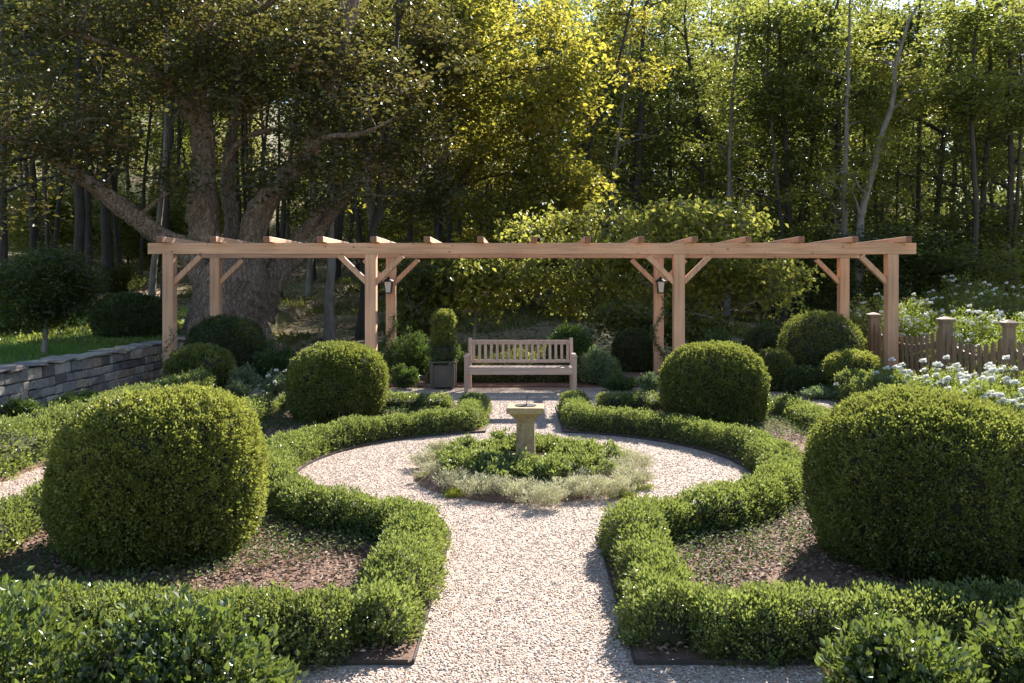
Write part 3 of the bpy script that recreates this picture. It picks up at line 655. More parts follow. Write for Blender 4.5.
# ------------------------------------------------------------------ pergola
pg = empty('timber_pergola', (0, 14.8, 0), 'long cedar pergola of squared posts and open rafters spanning the garden', 'pergola')
DF, DR = 13.8, 15.87; PX = (-5.75, -2.48, 2.51, 5.96); PW = .175; BB, BT = 2.20, 2.38
def lpart(g, name, mat, parent, base): 
    o = g.build(name, mat, parent); o.location = tuple(-np.array(base)); return o
def part(g, name, mat, parent, c):
    """mesh with its own origin at c (world), child of parent"""
    o = g.build(name, mat, parent, loc=np.asarray(c, float)); o.location = np.asarray(c, float)-np.array(parent.location); return o
for D in (DF, DR):
    g = Geo(); box(g, (.13, D, (BB+BT)/2), (12.42, .14, BT-BB), 0, .006); part(g, 'beam', M['cedx'], pg, (.13, D, BB))
    for x in PX:
        g = Geo(); box(g, (x, D, BB/2), (PW, PW, BB-.002), 0, .008); part(g, 'post', M['cedz'], pg, (x, D, 0))
        for sx in (-1, 1):
            if (x < -5 and sx < 0) or (x > 5 and sx > 0): continue
            g = Geo(); bar(g, (x+sx*(PW/2-.03), D, BB-.47), (x+sx*(PW/2+.42), D, BB-.03), .085, .085, 0, up=(0, 1, 0)); part(g, 'brace', M['cedz'], pg, (x, D, BB-.4))
for i in range(15):
    x = -5.78+i*.8485
    g = Geo(); box(g, (x, 14.85, BT+.046), (.10, 2.75, .088), 0, .006); box(g, (x, 13.473, BT+.046), (.088, .004, .076), 1); part(g, 'rafter', [M['cedy'], M['endgrain']], pg, (x, 14.85, BT))

# lanterns on the rear middle posts
def lantern(x, label):
    D = DR-PW/2; z = 1.66
    t = empty('wall_lantern', (x, D, z), label, 'lantern', 'black wall lanterns on the rear posts')
    g = Geo(); box(g, (x, D-.01, z+.06), (.07, .018, .2), 0, .003); bar(g, (x, D-.015, z+.15), (x, D-.10, z+.19), .018, .018); part(g, 'bracket', M['metal'], t, (x, D, z))
    cy_ = D-.115
    g = Geo(); 
    for sx in (-1, 1):
        for sy in (-1, 1): bar(g, (x+sx*.048, cy_+sy*.048, z-.10), (x+sx*.068, cy_+sy*.068, z+.10), .012, .012)
    box(g, (x, cy_, z-.106), (.125, .125, .016), 0, .003); box(g, (x, cy_, z+.106), (.165, .165, .014), 0, .003)
    part(g, 'frame', M['metal'], t, (x, cy_, z))
    g = Geo(); a = np.array([[-1,-1],[1,-1],[1,1],[-1,1]])
    V = np.concatenate([np.c_[a*.042+[x, cy_], np.full(4, z-.097)], np.c_[a*.06+[x, cy_], np.full(4, z+.098)]]); g.add(V, BOXF, 0, .5); part(g, 'glass', M['glass'], t, (x, cy_, z))
    g = Geo(); tube(g, [(x, cy_, z+.112), (x, cy_, z+.13), (x, cy_, z+.16), (x, cy_, z+.175), (x, cy_, z+.20)], [.105, .085, .035, .02, .008], 8, 0); part(g, 'roof', M['metal'], t, (x, cy_, z+.11))
lantern(-2.50, 'black lantern on the rear pergola post left of the bench'); lantern(2.52, 'black lantern on the rear pergola post right of the bench')

# climbing vines on the two rear middle posts and the corner post
def vine(x, D, top, label, n=900):
    g = Geo(); t = np.linspace(0, 1, 30); P = np.stack([x+.11*np.sin(t*9), D-.125+.02*np.cos(t*9), t*top], 1); tube(g, P, np.linspace(.008, .003, 30), 4, 1)
    i = (rs.random(n)**1.3*29).astype(int); Q = P[i]+rs.normal(0, .035, (n, 3)); leaves(g, Q, rs.normal(size=(n, 3))+[0, -.5, .2], rs.normal(size=(n, 3))+[0, -1, .5], rs.uniform(.02, .045, n), .6)
    tag(g.build('climbing_vine', [M['azalea'], M['core']], loc=(x, D-.12, 0)), label, 'vine', 'young vines climbing the pergola posts')
vine(-2.49, DR, 1.15, 'young leafy vine on the post under the left lantern'); vine(2.5, DR, 1.5, 'young leafy vine on the post under the right lantern'); vine(-5.75, DF, 1.0, 'sparse vine on the first post by the stone wall', 260)

# ------------------------------------------------------------------ bench
bx, by, bw = -.055, 13.42, 1.78
bn = empty('garden_bench', (bx, by, .006), 'weathered teak slatted garden bench under the pergola', 'bench')
for s in (-1, 1):
    xo = bx+s*(bw/2-.033)
    g = Geo(); box(g, (xo, by, .30), (.062, .062, .585), 0, .004); part(g, 'leg', M['teakz'], bn, (xo, by, .01))
    xi = bx+s*(bw/2-.06)
    g = Geo(); box(g, (xi, by+.47, .21), (.055, .06, .41), 0, .004); bar(g, (xi, by+.47, .40), (xi, by+.553, .872), .055, .055); part(g, 'leg', M['teakz'], bn, (xi, by+.47, .01))
    g = Geo(); box(g, (xo, by+.22, .604), (.075, .56, .028), 0, .006); part(g, 'armrest', M['teakz'], bn, (xo, by+.2, .6))
    g = Geo(); box(g, (xo-s*.004, by+.235, .33), (.035, .41, .075), 0, .003); part(g, 'side_rail', M['teakz'], bn, (xo, by+.2, .33))
g = Geo(); box(g, (bx, by, .345), (bw-.13, .03, .095), 0, .003); part(g, 'front_rail', M['teakx'], bn, (bx, by, .34))
g = Geo()
for k in range(6): box(g, (bx, by+.035+k*.078, .402), (bw-.14 if k else bw-.13, .062, .02), 0, .004)
part(g, 'seat', M['teakx'], bn, (bx, by+.2, .4))
br = empty('backrest', (0, 0, 0)); br.parent = bn
g = Geo(); box(g, (bx, by+.545, .795), (bw-.175, .035, .075), 0, .005); box(g, (bx, by+.487, .475), (bw-.175, .035, .05), 0, .004)
for k in range(17):
    x = bx-(bw-.24)/2+(bw-.24)*k/16.; bar(g, (x, by+.49, .495), (x, by+.541, .765), .044, .014, 0, up=(0, 1, 0), bev=.002)
bpy.data.objects.remove(br)
part(g, 'backrest', M['teakz'], bn, (bx, by+.5, .5))

bn.scale = (1, 1, .955)
# ------------------------------------------------------------------ sundial
sd = empty('stone_sundial', (CX+.005, CY, .10), 'small lichened stone pedestal sundial in the middle of the circle', 'sundial')
def loft(g, prof, c, rz=0.):
    a = np.array([[-1,-1],[1,-1],[1,1],[-1,1]])*.5; n = len(prof); ca, sa = math.cos(rz), math.sin(rz); a = a@np.array([[ca, sa], [-sa, ca]])
    V = np.concatenate([np.c_[a*w_+[c[0], c[1]], np.full(4, z)] for w_, z in prof]); Q = []
    for i in range(n-1):
        for j in range(4): Q.append([i*4+j, i*4+(j+1) % 4, (i+1)*4+(j+1) % 4, (i+1)*4+j])
    Q += [[3, 2, 1, 0], [4*n-4, 4*n-3, 4*n-2, 4*n-1]]; g.add(V, Q, 0, .5)
sc = (CX+.015, CY); RZ = -.03
g = Geo(); loft(g, [(.33, .085), (.34, .095), (.34, .132), (.325, .14)], sc, RZ); part(g, 'base', M['dial'], sd, (*sc, .1))
g = Geo(); loft(g, [(.185, .1395), (.172, .16), (.162, .46)], sc, RZ); part(g, 'shaft', M['dial'], sd, (*sc, .14))
g = Geo(); loft(g, [(.17, .46), (.175, .475), (.21, .505), (.27, .535), (.285, .545), (.335, .548), (.338, .592), (.325, .60)], sc, RZ); part(g, 'top_slab', M['dial'], sd, (*sc, .46))
g = Geo(); tube(g, [(sc[0], sc[1], .601), (sc[0], sc[1], .606)], [.10, .098], 24, 0, cap=True)
V = [(sc[0]-.002+.01, sc[1]-.05, .606), (sc[0]+.01, sc[1]+.06, .606), (sc[0]+.01, sc[1]+.05, .70), (sc[0]+.01, sc[1]+.03, .70)]
V2 = [(x+.006, y, z) for x, y, z in V]; g.add(V+V2, [[0,1,2,3],[7,6,5,4],[0,4,5,1],[1,5,6,2],[2,6,7,3],[3,7,4,0]], 0, .5)
gn = part(g, 'dial_plate', M['metal'], sd, (*sc, .6))

# ------------------------------------------------------------------ planter with two-ball topiary
px, py = (443.5-HX)/F*13.9, 13.9
pl = empty('planter_box', (px, py, .03), 'square grey wooden planter box standing left of the bench', 'planter')
g = Geo(); box(g, (px, py, .225), (.36, .36, .36), 0, .006)
for sx in (-1, 1):
    for sy in (-1, 1): box(g, (px+sx*.175, py+sy*.175, .235), (.05, .05, .41), 0, .004)
part(g, 'box_body', M['plantergrey'], pl, (px, py, .05))
g = Geo()
for a_, b_, d_ in ((0, .185, (.42, .05, .03)), (0, -.185, (.42, .05, .03)), (.185, 0, (.05, .319, .03)), (-.185, 0, (.05, .319, .03))): box(g, (px+a_, py+b_, .456), d_, 0, .004)
part(g, 'rim', M['plantergrey'], pl, (px, py, .45))
tp = empty('topiary', (px, py, .42), 'slim golden green topiary of stacked balls growing in the planter box', 'topiary')
def lobe(c, r, h, n, mat):
    o = ball('foliage', c, r, h, n, .026, mat, None, None, seed=int(c[2]*10)); 
    o.parent = tp; o.location = np.array(c)-np.array(tp.location); return o
lobe((px, py, .45), .22, .32, 5000, 'azalea'); lobe((px, py, .72), .16, .30, 5000, 'boxlit'); lobe((px, py, .98), .15, .27, 5000, 'boxlit')
g = Geo(); tube(g, [(px, py, .40), (px, py, 1.1)], [.012, .008], 6, 0); part(g, 'stem', M['barkdark'], tp, (px, py, .4))

# ------------------------------------------------------------------ stone wall
def wall():
    t = empty('stone_wall', (-6.85, 11.5, 0), 'low dry-laid fieldstone retaining wall along the lawn', 'wall')
    g = Geo(); cp = Geo()
    def wx(y): return -6.78+.12*math.sin((y-6)*.35)
    y0, y1 = 5.2, 17.6
    H = .58; z = 0
    box(g, (-6.93, 11.4, .27), (.16, 12.2, .52), 1)
    while z < H-.02:
        ch = min(random.uniform(.075, .175), H-z); 
        if H-z-ch < .05: ch = H-z
        y = y0+random.uniform(-.2, .1)
        while y < y1:
            L = random.uniform(.12, .42)*(1.6 if ch < .1 else 1); dx = random.uniform(-.012, .02); sh = ch
            if random.random() < .22 and L < .32: sh = min(ch*1.0, H-z)
            box(g, (wx(y)-.08+dx, y+L/2, z+sh/2), (.20, L-.012, sh-.010), 0, .014, rnd=random.random(), jit=.006)
            y += L
        z += ch
    y = y0-.1
    while y < y1:
        L = random.uniform(.22, .62); box(cp, (wx(y)-.13, y+L/2, H+.03), (.38+random.uniform(-.05, .06), L-.012, .05+random.uniform(-.012, .014)), 0, .016, rnd=random.random(), jit=.013); y += L
    part(g, 'stonework', [M['stone'], M['core']], t, (-6.85, 11.5, 0)); part(cp, 'capstones', M['stone'], t, (-6.9, 11.5, H))
wall()

# ------------------------------------------------------------------ picket fence
def fence():
    t = empty('picket_fence', (6.15, 12, 0), 'weathered brown picket fence with capped posts and dipping top', 'fence')
    FX = 6.15; posts = [(14.95, .15, 1.20), (12.4, .15, 1.22), (10.78, .115, 1.24), (8.3, .16, 1.22), (5.8, .16, 1.22)]
    for y, w_, h in posts:
        g = Geo(); box(g, (FX, y, h/2-.03), (w_, w_, h-.06), 0, .006); p_ = part(g, 'post', M['fence'], t, (FX, y, 0))
        g = Geo(); box(g, (FX, y, h-.052), (w_+.035, w_+.035, .025), 0, .004)
        loft(g, [(w_+.045, h-.038), (w_+.05, h-.015), (.03, h+.02)], (FX, y)); c = part(g, 'post_cap', M['fence'], t, (FX, y, h)); 
    for (a, wa, _), (b, wb, _) in zip(posts[:-1], posts[1:]):
        ya, yb = a-wa/2, b+wb/2; n = int((ya-yb)/.165)
        def dip(y): u = (y-yb)/(ya-yb); return .16*(1-(2*u-1)**2)
        g = Geo()
        for k in range(n):
            y = yb+(ya-yb)*(k+.5)/n; h = 1.05-dip(y)
            V = [(-.011, -.042, .08), (.011, -.042, .08), (.011, .042, .08), (-.011, .042, .08), (-.011, -.042, h-.03), (.011, -.042, h-.03), (.011, .042, h-.03), (-.011, .042, h-.03), (-.011, 0, h), (.011, 0, h)]
            V = np.array(V)+[FX-.03, y, 0]; r_ = rs.random()
            g.add(V, [[0,3,2,1],[1,2,6,5],[0,4,7,3],[0,1,5,4],[2,3,7,6],[4,5,9,8],[6,7,8,9]], 0, r_); g.add(V, [[5,6,9],[7,4,8]], 0, r_)
        part(g, 'pickets', M['fence'], t, (FX, (ya+yb)/2, .1))
        g = Geo()
        for zz in (.25, .87):
            g = Geo(); P = [np.array([FX+.006, y, zz-(dip(y) if zz > .5 else 0)]) for y in np.linspace(ya, yb, 9)]
            for p, q in zip(P[:-1], P[1:]): bar(g, p, q, .038, .075, 0, bev=0)
            part(g, 'rail', M['fence'], t, (FX, (ya+yb)/2, .5))
fence()

# ------------------------------------------------------------------ trees
def clump_leaves(g, C, per, sx, sz, L, seed=0, droop=0., wr=.62, mat=0):
    n = len(C)*per; i = np.repeat(np.arange(len(C)), per); q = rs.normal(0, 1, (n, 3))
    rr_ = np.clip(np.linalg.norm(q, axis=1), 0, 2.2)[:, None]; q = unit(q)*rr_
    size = rs.uniform(.65, 1.25, len(C))[i][:, None]
    P = C[i]+q*np.array([sx, sx, sz])*size
    P[:, 2] -= .25*sz*np.abs(q[:, 0])
    a = rs.uniform(0, 6.28, n); U = np.stack([np.cos(a), np.sin(a), rs.normal(-droop, .35, n)], 1); N = np.array([0, 0, .8])+rs.normal(0, .55, (n, 3))
    base = rs.random(len(C))[i]*.45; r_ = np.clip(base+rs.random(n)*.55, 0, 1)
    leaves(g, P, U, N, L*rs.uniform(.6, 1.3, n), wr, mat, rnd=r_)

def make_tree(name, trunk, r0, blobs, nclump, per, L, leafm, barkm, label, group=None, nlimb=9, sx=.42, sz=.17, droop=.1, sides=8, seed=1, rtop=.25, hollow=.0, cat='tree', wig=.12, extra=()):
    """trunk: polyline of places; blobs: list of (centre, (rx,ry,rz), weight)"""
    r = np.random.default_rng(seed*7+1); trunk = np.asarray(trunk, float); base = trunk[0].copy()
    T = smooth_path(trunk, 16); d = np.linspace(0, 1, 16)
    T[2:-1] += r.normal(0, wig*r0*1.2, (13, 3))*[1, 1, .2]
    R = r0*(1-(1-rtop)*d); R[0] *= 1.5; R[1] *= 1.1; T[0, 2] -= .1
    gt = Geo(); tube(gt, T, R, sides, 0, .05, seed)
    wts = np.array([b[2] for b in blobs], float); wts /= wts.sum(); C = []
    for b, wt in zip(blobs, wts):
        k = max(3, int(nclump*wt)); q = unit(r.normal(size=(k, 3)))*(hollow+(1-hollow)*r.random((k, 1))**.45); C.append(np.asarray(b[0])+q*np.asarray(b[1]))
    C = np.concatenate(C); C = C[C[:, 2] > terrain(C[:, 0], C[:, 1])+.25]
    limbs = [T[4:]]+[np.asarray(e[0]) for e in extra]; limr = [R[4:]]+[np.asarray(e[1]) for e in extra]
    for e, er in extra: tube(gt, e, er, 36 if er[0] > .2 else 12, 0, .15, seed+3, .05 if r0 > .5 else 0, fine=.085)
    lp0 = np.concatenate(limbs); lr0 = np.concatenate(limr)
    for k in range(nlimb):
        tgt = C[r.integers(len(C))]; 
        cost = np.linalg.norm(lp0-tgt, axis=1)+1.2*np.clip(lp0[:, 2]-(tgt[2]-.35*np.linalg.norm((lp0-tgt)[:, :2], axis=1)), 0, None); s_ = lp0[np.argmin(cost)]; rb = lr0[np.argmin(cost)]
        ln = np.linalg.norm(tgt-s_)
        if ln < .4: continue
        m1 = s_*.6+tgt*.4+[0, 0, .1*ln]+r.normal(0, .07*ln, 3); m0 = s_*.85+tgt*.15+[0, 0, .02*ln]
        P = smooth_path([s_, m0, m1, tgt], 9); Rr = np.linspace(min(rb*.6, .035+.026*ln), .014, 9); tube(gt, P, Rr, max(4, sides-3), 0, .04, seed); limbs.append(P); limr.append(Rr)
    LP = np.concatenate(limbs); LR = np.concatenate(limr)
    for c in C[:: max(1, len(C)//170)]:
        dd = np.linalg.norm(LP-c, axis=1)+.8*np.clip(LP[:, 2]-c[2], 0, None); k = int(np.argmin(dd)); s_ = LP[k]; ln = np.linalg.norm(c-s_)
        if ln < .15: continue
        P = smooth_path([s_, (s_+c)/2+[0, 0, .06*ln]+r.normal(0, .05*ln, 3), c], 5); tube(gt, P, np.linspace(min(LR[k]*.6, .012+.008*ln), .005, 5), 3, 0)
    gc = Geo(); clump_leaves(gc, C, per, sx, sz, L, seed, droop)
    t = empty(name, base, label, cat, group)
    part(gt, 'trunk', M[barkm], t, base); part(gc, 'crown', M[leafm], t, base)
    return t

# --- the ancient maple ------------------------------------------------------
DM = 19.2
def L3(pts): 
    return np.array([W(x, y, DM+dd) for x, y, dd in pts])
def px2m(wd): return np.array(wd, float)/2/F*DM
base = W(226, 338, DM); base[2] = float(terrain(base[0], base[1]))
trunkM = np.array([base, base+[.0, 0, .5], W(226, 300, DM), W(228, 272, DM), W(222, 262, DM)])
def limb(pts, wd, n=16):
    n = int(n*3.2)
    if 1:
        wd = [w_*(.74 if k_ else .9) for k_, w_ in enumerate(wd)]
    P = smooth_path(L3(pts), n); d = np.linspace(0, 1, len(wd)); return P, np.interp(np.linspace(0, 1, n), d, px2m(wd))
ex = [limb([(218, 300, 0), (207, 255, 0), (203, 200, 0), (204, 140, .1), (200, 80, .2), (206, 20, .4), (216, -70, .6)], [46, 40, 33, 28, 25, 22, 16], 24),
      limb([(215, 285, -.2), (188, 252, -.5), (158, 234, -.9), (122, 207, -1.4), (84, 180, -2), (40, 150, -2.6), (-20, 128, -3)], [38, 30, 25, 21, 15, 10, 5], 20),
      limb([(240, 300, .1), (250, 262, .1), (258, 215, 0), (282, 182, -.2), (306, 158, -.4), (321, 120, -.3), (336, 70, 0), (352, 10, .3), (362, -60, .5)], [60, 46, 30, 25, 21, 17, 14, 15, 11], 26),
      limb([(250, 312, .5), (272, 275, .7), (300, 245, .9), (328, 212, 1.2), (348, 192, 1.5), (364, 172, 2.0), (376, 148, 2.6)], [64, 50, 38, 32, 22, 14, 7], 20),
      limb([(228, 280, .6), (232, 230, .9), (228, 170, 1.2), (236, 110, 1.6), (250, 50, 2)], [34, 24, 17, 13, 9], 16),
      limb([(222, 170, .3), (240, 142, .1), (262, 132, -.3), (290, 128, -.7)], [12, 9, 7, 3], 10),
      limb([(300, 160, -.3), (325, 138, -.8), (360, 134, -1.4), (392, 120, -2)], [14, 10, 7, 3], 10),
      limb([(195, 120, 0), (165, 80, -.6), (120, 50, -1.4), (60, 30, -2.2)], [16, 12, 9, 4], 12),
      limb([(212, 60, .2), (250, 20, -.5), (300, -20, -1.2)], [14, 11, 6], 10)]
def mb(x, y, D, rx, ry, rz, wt): return (W(x, y, D), (rx, ry, rz), wt)
blobM = [mb(60, 60, 17.5, 2.2, 2.5, 2.2, 12), mb(150, 20, 18, 2.4, 2.5, 1.7, 12), mb(250, 30, 18.5, 2.2, 2.3, 1.6, 10), mb(50, 140, 16.8, 1.4, 1.5, .8, 3), mb(10, 100, 17, 1.6, 2, 2.0, 6),
         mb(310, 60, 20.5, 1.6, 1.6, 1.9, 6), mb(330, 110, 18.2, 1.3, 1.2, .9, 5), mb(120, -60, 19, 4.5, 3, 1.6, 10), mb(300, 190, 21, 1.5, 1., .9, 2.0), mb(395, 60, 23, 1.7, 1.5, 2.6, 7), mb(0, 190, 17.5, 1.2, 1.2, .8, 2), mb(375, 150, 19.6, 1.5, 1.0, 1.3, 7), mb(340, 60, 18.6, 1.2, .6, 1.2, 5), mb(215, 60, 18.2, 1.3, .6, 1.0, 5), mb(175, 175, 17.6, .8, .5, .35, 1.3), mb(245, 165, 17.8, .7, .4, .4, 1.2), mb(320, 165, 17.9, .9, .5, .5, 2), mb(90, 150, 17.0, 1.0, .6, .5, 2), mb(205, 110, 17.8, .7, .4, .6, 1.5), mb(400, 90, 20, 1.5, 1.0, 1.4, 5), mb(330, 200, 18.2, .9, .7, .45, 1.2)]
mt = make_tree('maple_tree', trunkM, .78, blobM, 350, 95, .135, 'maple', 'barkold', 'huge gnarled old maple with massive forking limbs behind the stone wall', nlimb=26, sx=.36, sz=.2, sides=22, seed=2, rtop=.9, wig=0, extra=ex)
# gnarled root flare and burls belong to the trunk
g = Geo()
for k, (a_, l_) in enumerate(((0.2, 1.6), (1.3, 1.3), (2.4, 1.5), (3.3, 1.7), (4.2, 1.5), (5.0, 1.7), (5.7, 1.4))):
    d_ = np.array([math.cos(a_), math.sin(a_), 0]); e_ = base+d_*l_; e_[2] = float(terrain(e_[0], e_[1]))-.08
    tube(g, smooth_path([base+d_*.35+[0, 0, 1.1], base+d_*.72+[0, 0, .42], base+d_*1.1+[0, 0, .12], e_], 10), [.42, .40, .36, .33, .28, .24, .20, .16, .11, .06], 16, 0, .16, k, fine=.06)
part(g, 'root_flare', M['barkold'], mt, base)

# --- turning maple to the right of it --------------------------------------
def gz(x, D): X = (x-HX)/F*D; return np.array([X, D, float(terrain(X, D))])
make_tree('golden_maple', [gz(437, 27), W(440, 200, 27), W(455, 120, 26.5), W(470, 20, 26.5)], .2,
          [mb(520, 130, 25.5, 2.4, 1.8, 2.8, 12), mb(450, 90, 26, 2.2, 2, 2.6, 10), mb(560, 190, 25, 1.2, 1.2, 1.4, 4), mb(400, 160, 26, 2.0, 1.6, 1.9, 7), mb(560, 60, 26, 1.8, 1.6, 2.0, 6), mb(480, 10, 27.5, 2.6, 1.6, 1.2, 5), mb(490, 220, 24.5, 1.6, 1.3, .9, 3)],
          230, 85, .18, 'maplegold', 'barkdark', 'broad maple turning gold that fills the view above the bench', nlimb=16, sx=.38, sz=.24, droop=.35, seed=4)
make_tree('russet_maple', [gz(372, 23.5), W(372, 220, 23.5), W(360, 120, 23.5), W(350, 20, 23.5)], .17,
          [mb(360, 100, 22.5, 1.5, 1.3, 1.6, 8), mb(420, 190, 22.5, 1.2, 1.1, 1.0, 4), mb(340, 30, 23.5, 1.8, 1.5, 1.4, 5), mb(430, 60, 24, 1.3, 1.3, 1.7, 5)],
          90, 90, .15, 'maple', 'barkgrey', 'dark russet-leaved maple between the old maple and the golden one', nlimb=10, sx=.34, sz=.2, seed=5)
# --- dogwoods -----------------------------------------------------------------
def small(x, D, blobs, label, n, seed, leafm='yellow', name='dogwood_tree', per=44, L=.135, group='small yellow-green trees behind the bench', **k):
    b = gz(x, D); c = np.asarray(blobs[0][0]); 
    return make_tree(name, [b, b*.6+np.array([c[0], c[1], c[2]])*.4, c], .055, blobs, n, per, L, leafm, 'barkgrey', label, group, nlimb=18, sx=.27, sz=.12, droop=.7, sides=6, seed=seed, **k)
small(705, 18.6, [mb(690, 240, 18.6, 1.7, 1.2, .9, 8), mb(735, 275, 18.2, 1.25, 1.1, 1.0, 7), mb(655, 285, 18.4, 1.3, 1.1, 1.0, 7), mb(670, 212, 18.8, .8, .7, .45, 2), mb(730, 218, 18.8, .8, .7, .4, 2), mb(632, 255, 18.6, .8, .7, .4, 2), mb(775, 285, 18.6, .7, .7, .7, 2)], 'widest yellow-green dogwood, behind the right middle post', 200, 6)
small(560, 19.2, [mb(575, 270, 19, 1.2, 1., 1.0, 8), mb(540, 235, 19.5, 1.3, 1., .7, 5), mb(612, 240, 19.6, 1.1, 1., .9, 5), mb(590, 300, 18.4, 1.0, .8, .4, 2)], 'yellow-green dogwood straight behind the bench back', 90, 7)
small(470, 18.2, [mb(480, 285, 18.2, .9, .8, .6, 5), mb(515, 275, 18.6, .8, .8, .5, 4), mb(445, 262, 18.8, .8, .7, .5, 3)], 'light open dogwood above the left half of the bench', 90, 8)
small(427, 18.6, [mb(425, 288, 18.4, .7, .7, .5, 5), mb(420, 320, 17.8, .6, .6, .35, 3)], 'thin green sapling above the planter box', 55, 9, 'green')
small(640, 17.6, [mb(640, 315, 17.4, .9, .7, .4, 5), mb(690, 322, 17.2, .8, .6, .4, 4)], 'low green dogwood thicket behind the lantern post on the right', 50, 10, 'green')
# topiary standard on the lawn
b = gz(44, 14.3); c = W(48, 288, 14.3)
make_tree('standard_tree', [b, b*.6+c*.4, c], .05, [(c, (.80, .75, .62), 1)], 210, 75, .065, 'greendark', 'barkgrey', 'round-headed dark young tree on the lawn above the wall', None, nlimb=14, sx=.12, sz=.12, sides=7, seed=11, wig=.05)

# --- forest trees with trunks one can tell apart -----------------------------
# (x foot, [(x,y)...] up the trunk, D, width px, leaf, bark, label)
FT = [
 (78, [(79, 200), (76, 100), (80, 0)], 25, 12, 'maple', 'barkdark', 'straight dark trunk rising left of the old maple limb'),
 (90, [(88, 200), (92, 120), (106, 40), (116, -20)], 28, 8, 'maple', 'barkdark', 'thin leaning trunk close beside the straight dark one'),
 (108, [(106, 170), (120, 110), (140, 50), (150, -10)], 30, 11, 'green', 'barkdark', 'strongly leaning dark trunk between the wall bush and old maple'),
 (166, [(166, 200), (170, 120), (172, 30)], 27, 9, 'green', 'barkdark', 'upright dark trunk just left of the old maple'),
 (34, [(32, 200), (30, 120), (24, 20)], 26, 7, 'greendark', 'barkdark', 'dark tree at the left edge behind the standard tree'),
 (150, [(156, 240), (163, 190), (166, 130)], 22, 7, 'greendark', 'barkgrey', 'short leaning grey tree behind the first pergola post'),
 (5, [(2, 200), (6, 100), (0, 0)], 23, 9, 'greendark', 'barkdark', 'shadowed tree half cut by the left picture edge'),
 (329, [(330, 250), (332, 190), (340, 100), (345, 20)], 20.5, 10, 'maple', 'barkgrey', 'grey smooth trunk standing right of the old maple'),
 (308, [(311, 250), (315, 180), (320, 100)], 29, 6, 'green', 'barkgrey', 'thin grey tree glimpsed between the old maple limbs'),
 (361, [(368, 260), (378, 200), (388, 140), (396, 60)], 21.5, 10, 'maple', 'barkdark', 'leaning dark trunk left of the second post lantern'),
 (438, [(437, 250), (436, 200), (440, 140)], 24, 6, 'maplegold', 'barkdark', 'slim dark trunk rising above the planter box'),
 (458, [(458, 250), (462, 190), (464, 130)], 29, 6, 'green', 'barkdark', 'slim dark trunk above the bench left end'),
 (408, [(410, 230), (414, 180), (416, 100)], 31, 7, 'green', 'barkdark', 'dark upright trunk above the left lantern'),
 (594, [(594, 215), (588, 165), (596, 120), (620, 55), (635, -10)], 30, 7, 'maplegold', 'barkdark', 'crooked trunk curving right above the bench'),
 (606, [(610, 220), (618, 140), (627, 70), (634, 0)], 33, 5, 'green', 'barkgrey', 'narrow leaning grey trunk next to the crooked one'),
 (636, [(637, 180), (641, 110), (642, 40), (650, -20)], 34, 11, 'greendark', 'barkdark', 'stout dark trunk above the right lantern post'),
 (702, [(702, 170), (700, 110), (690, 70), (684, 20)], 38, 6, 'yellow', 'barkdark', 'forked dark trunk in the bright gap above the dogwood'),
 (727, [(729, 180), (732, 100), (740, 30), (748, -20)], 32, 6, 'green', 'barkgrey', 'pale slim trunk right of the bright gap'),
 (792, [(790, 230), (786, 150), (781, 60), (780, -10)], 31, 8, 'green', 'barkdark', 'dark slim trunk with upswept boughs over the right bay'),
 (797, [(800, 230), (812, 150), (816, 60)], 34, 6, 'green', 'barkdark', 'thin trunk crossing behind the dark slim one'),
 (836, [(837, 200), (839, 120), (835, 40)], 33, 9, 'greendark', 'barkdark', 'dark trunk paired behind the pale straight one'),
 (844, [(845, 200), (847, 110), (849, 40), (850, -20)], 29, 8, 'green', 'barkgrey', 'pale straight trunk above the last rear post'),
 (858, [(862, 220), (878, 150), (893, 100), (895, 70), (905, 30), (918, -20)], 28, 10, 'yellow', 'barkgrey', 'pale trunk leaning right and branching high over the pergola end'),
 (918, [(918, 200), (920, 100), (918, 20)], 36, 6, 'greendark', 'barkdark', 'dark upright trunk above the fence end'),
 (932, [(936, 230), (944, 130), (950, 40)], 33, 7, 'greendark', 'barkdark', 'dark trunk tilting right above the fence'),
 (950, [(952, 220), (956, 120), (955, 20)], 40, 7, 'green', 'barkdark', 'dark trunk behind the thick fence post'),
 (978, [(982, 220), (988, 130), (990, 40)], 31, 8, 'greendark', 'barkdark', 'dark leafy tree over the near fence panel'),
 (1008, [(1010, 220), (1011, 120), (1008, 20)], 30, 9, 'green', 'barkdark', 'stout dark trunk near the right picture edge'),
 (1050, [(1050, 220), (1045, 120), (1040, 20)], 34, 9, 'maplegold', 'barkdark', 'tree turning orange at the upper right picture edge'),
 (672, [(670, 180), (668, 100), (664, 20)], 40, 6, 'green', 'barkdark', 'slim trunk behind the dogwood top'),
 (760, [(762, 190), (764, 110), (762, 30)], 42, 7, 'green', 'barkdark', 'upright trunk in the distance between the pale and dark slim ones'),
]
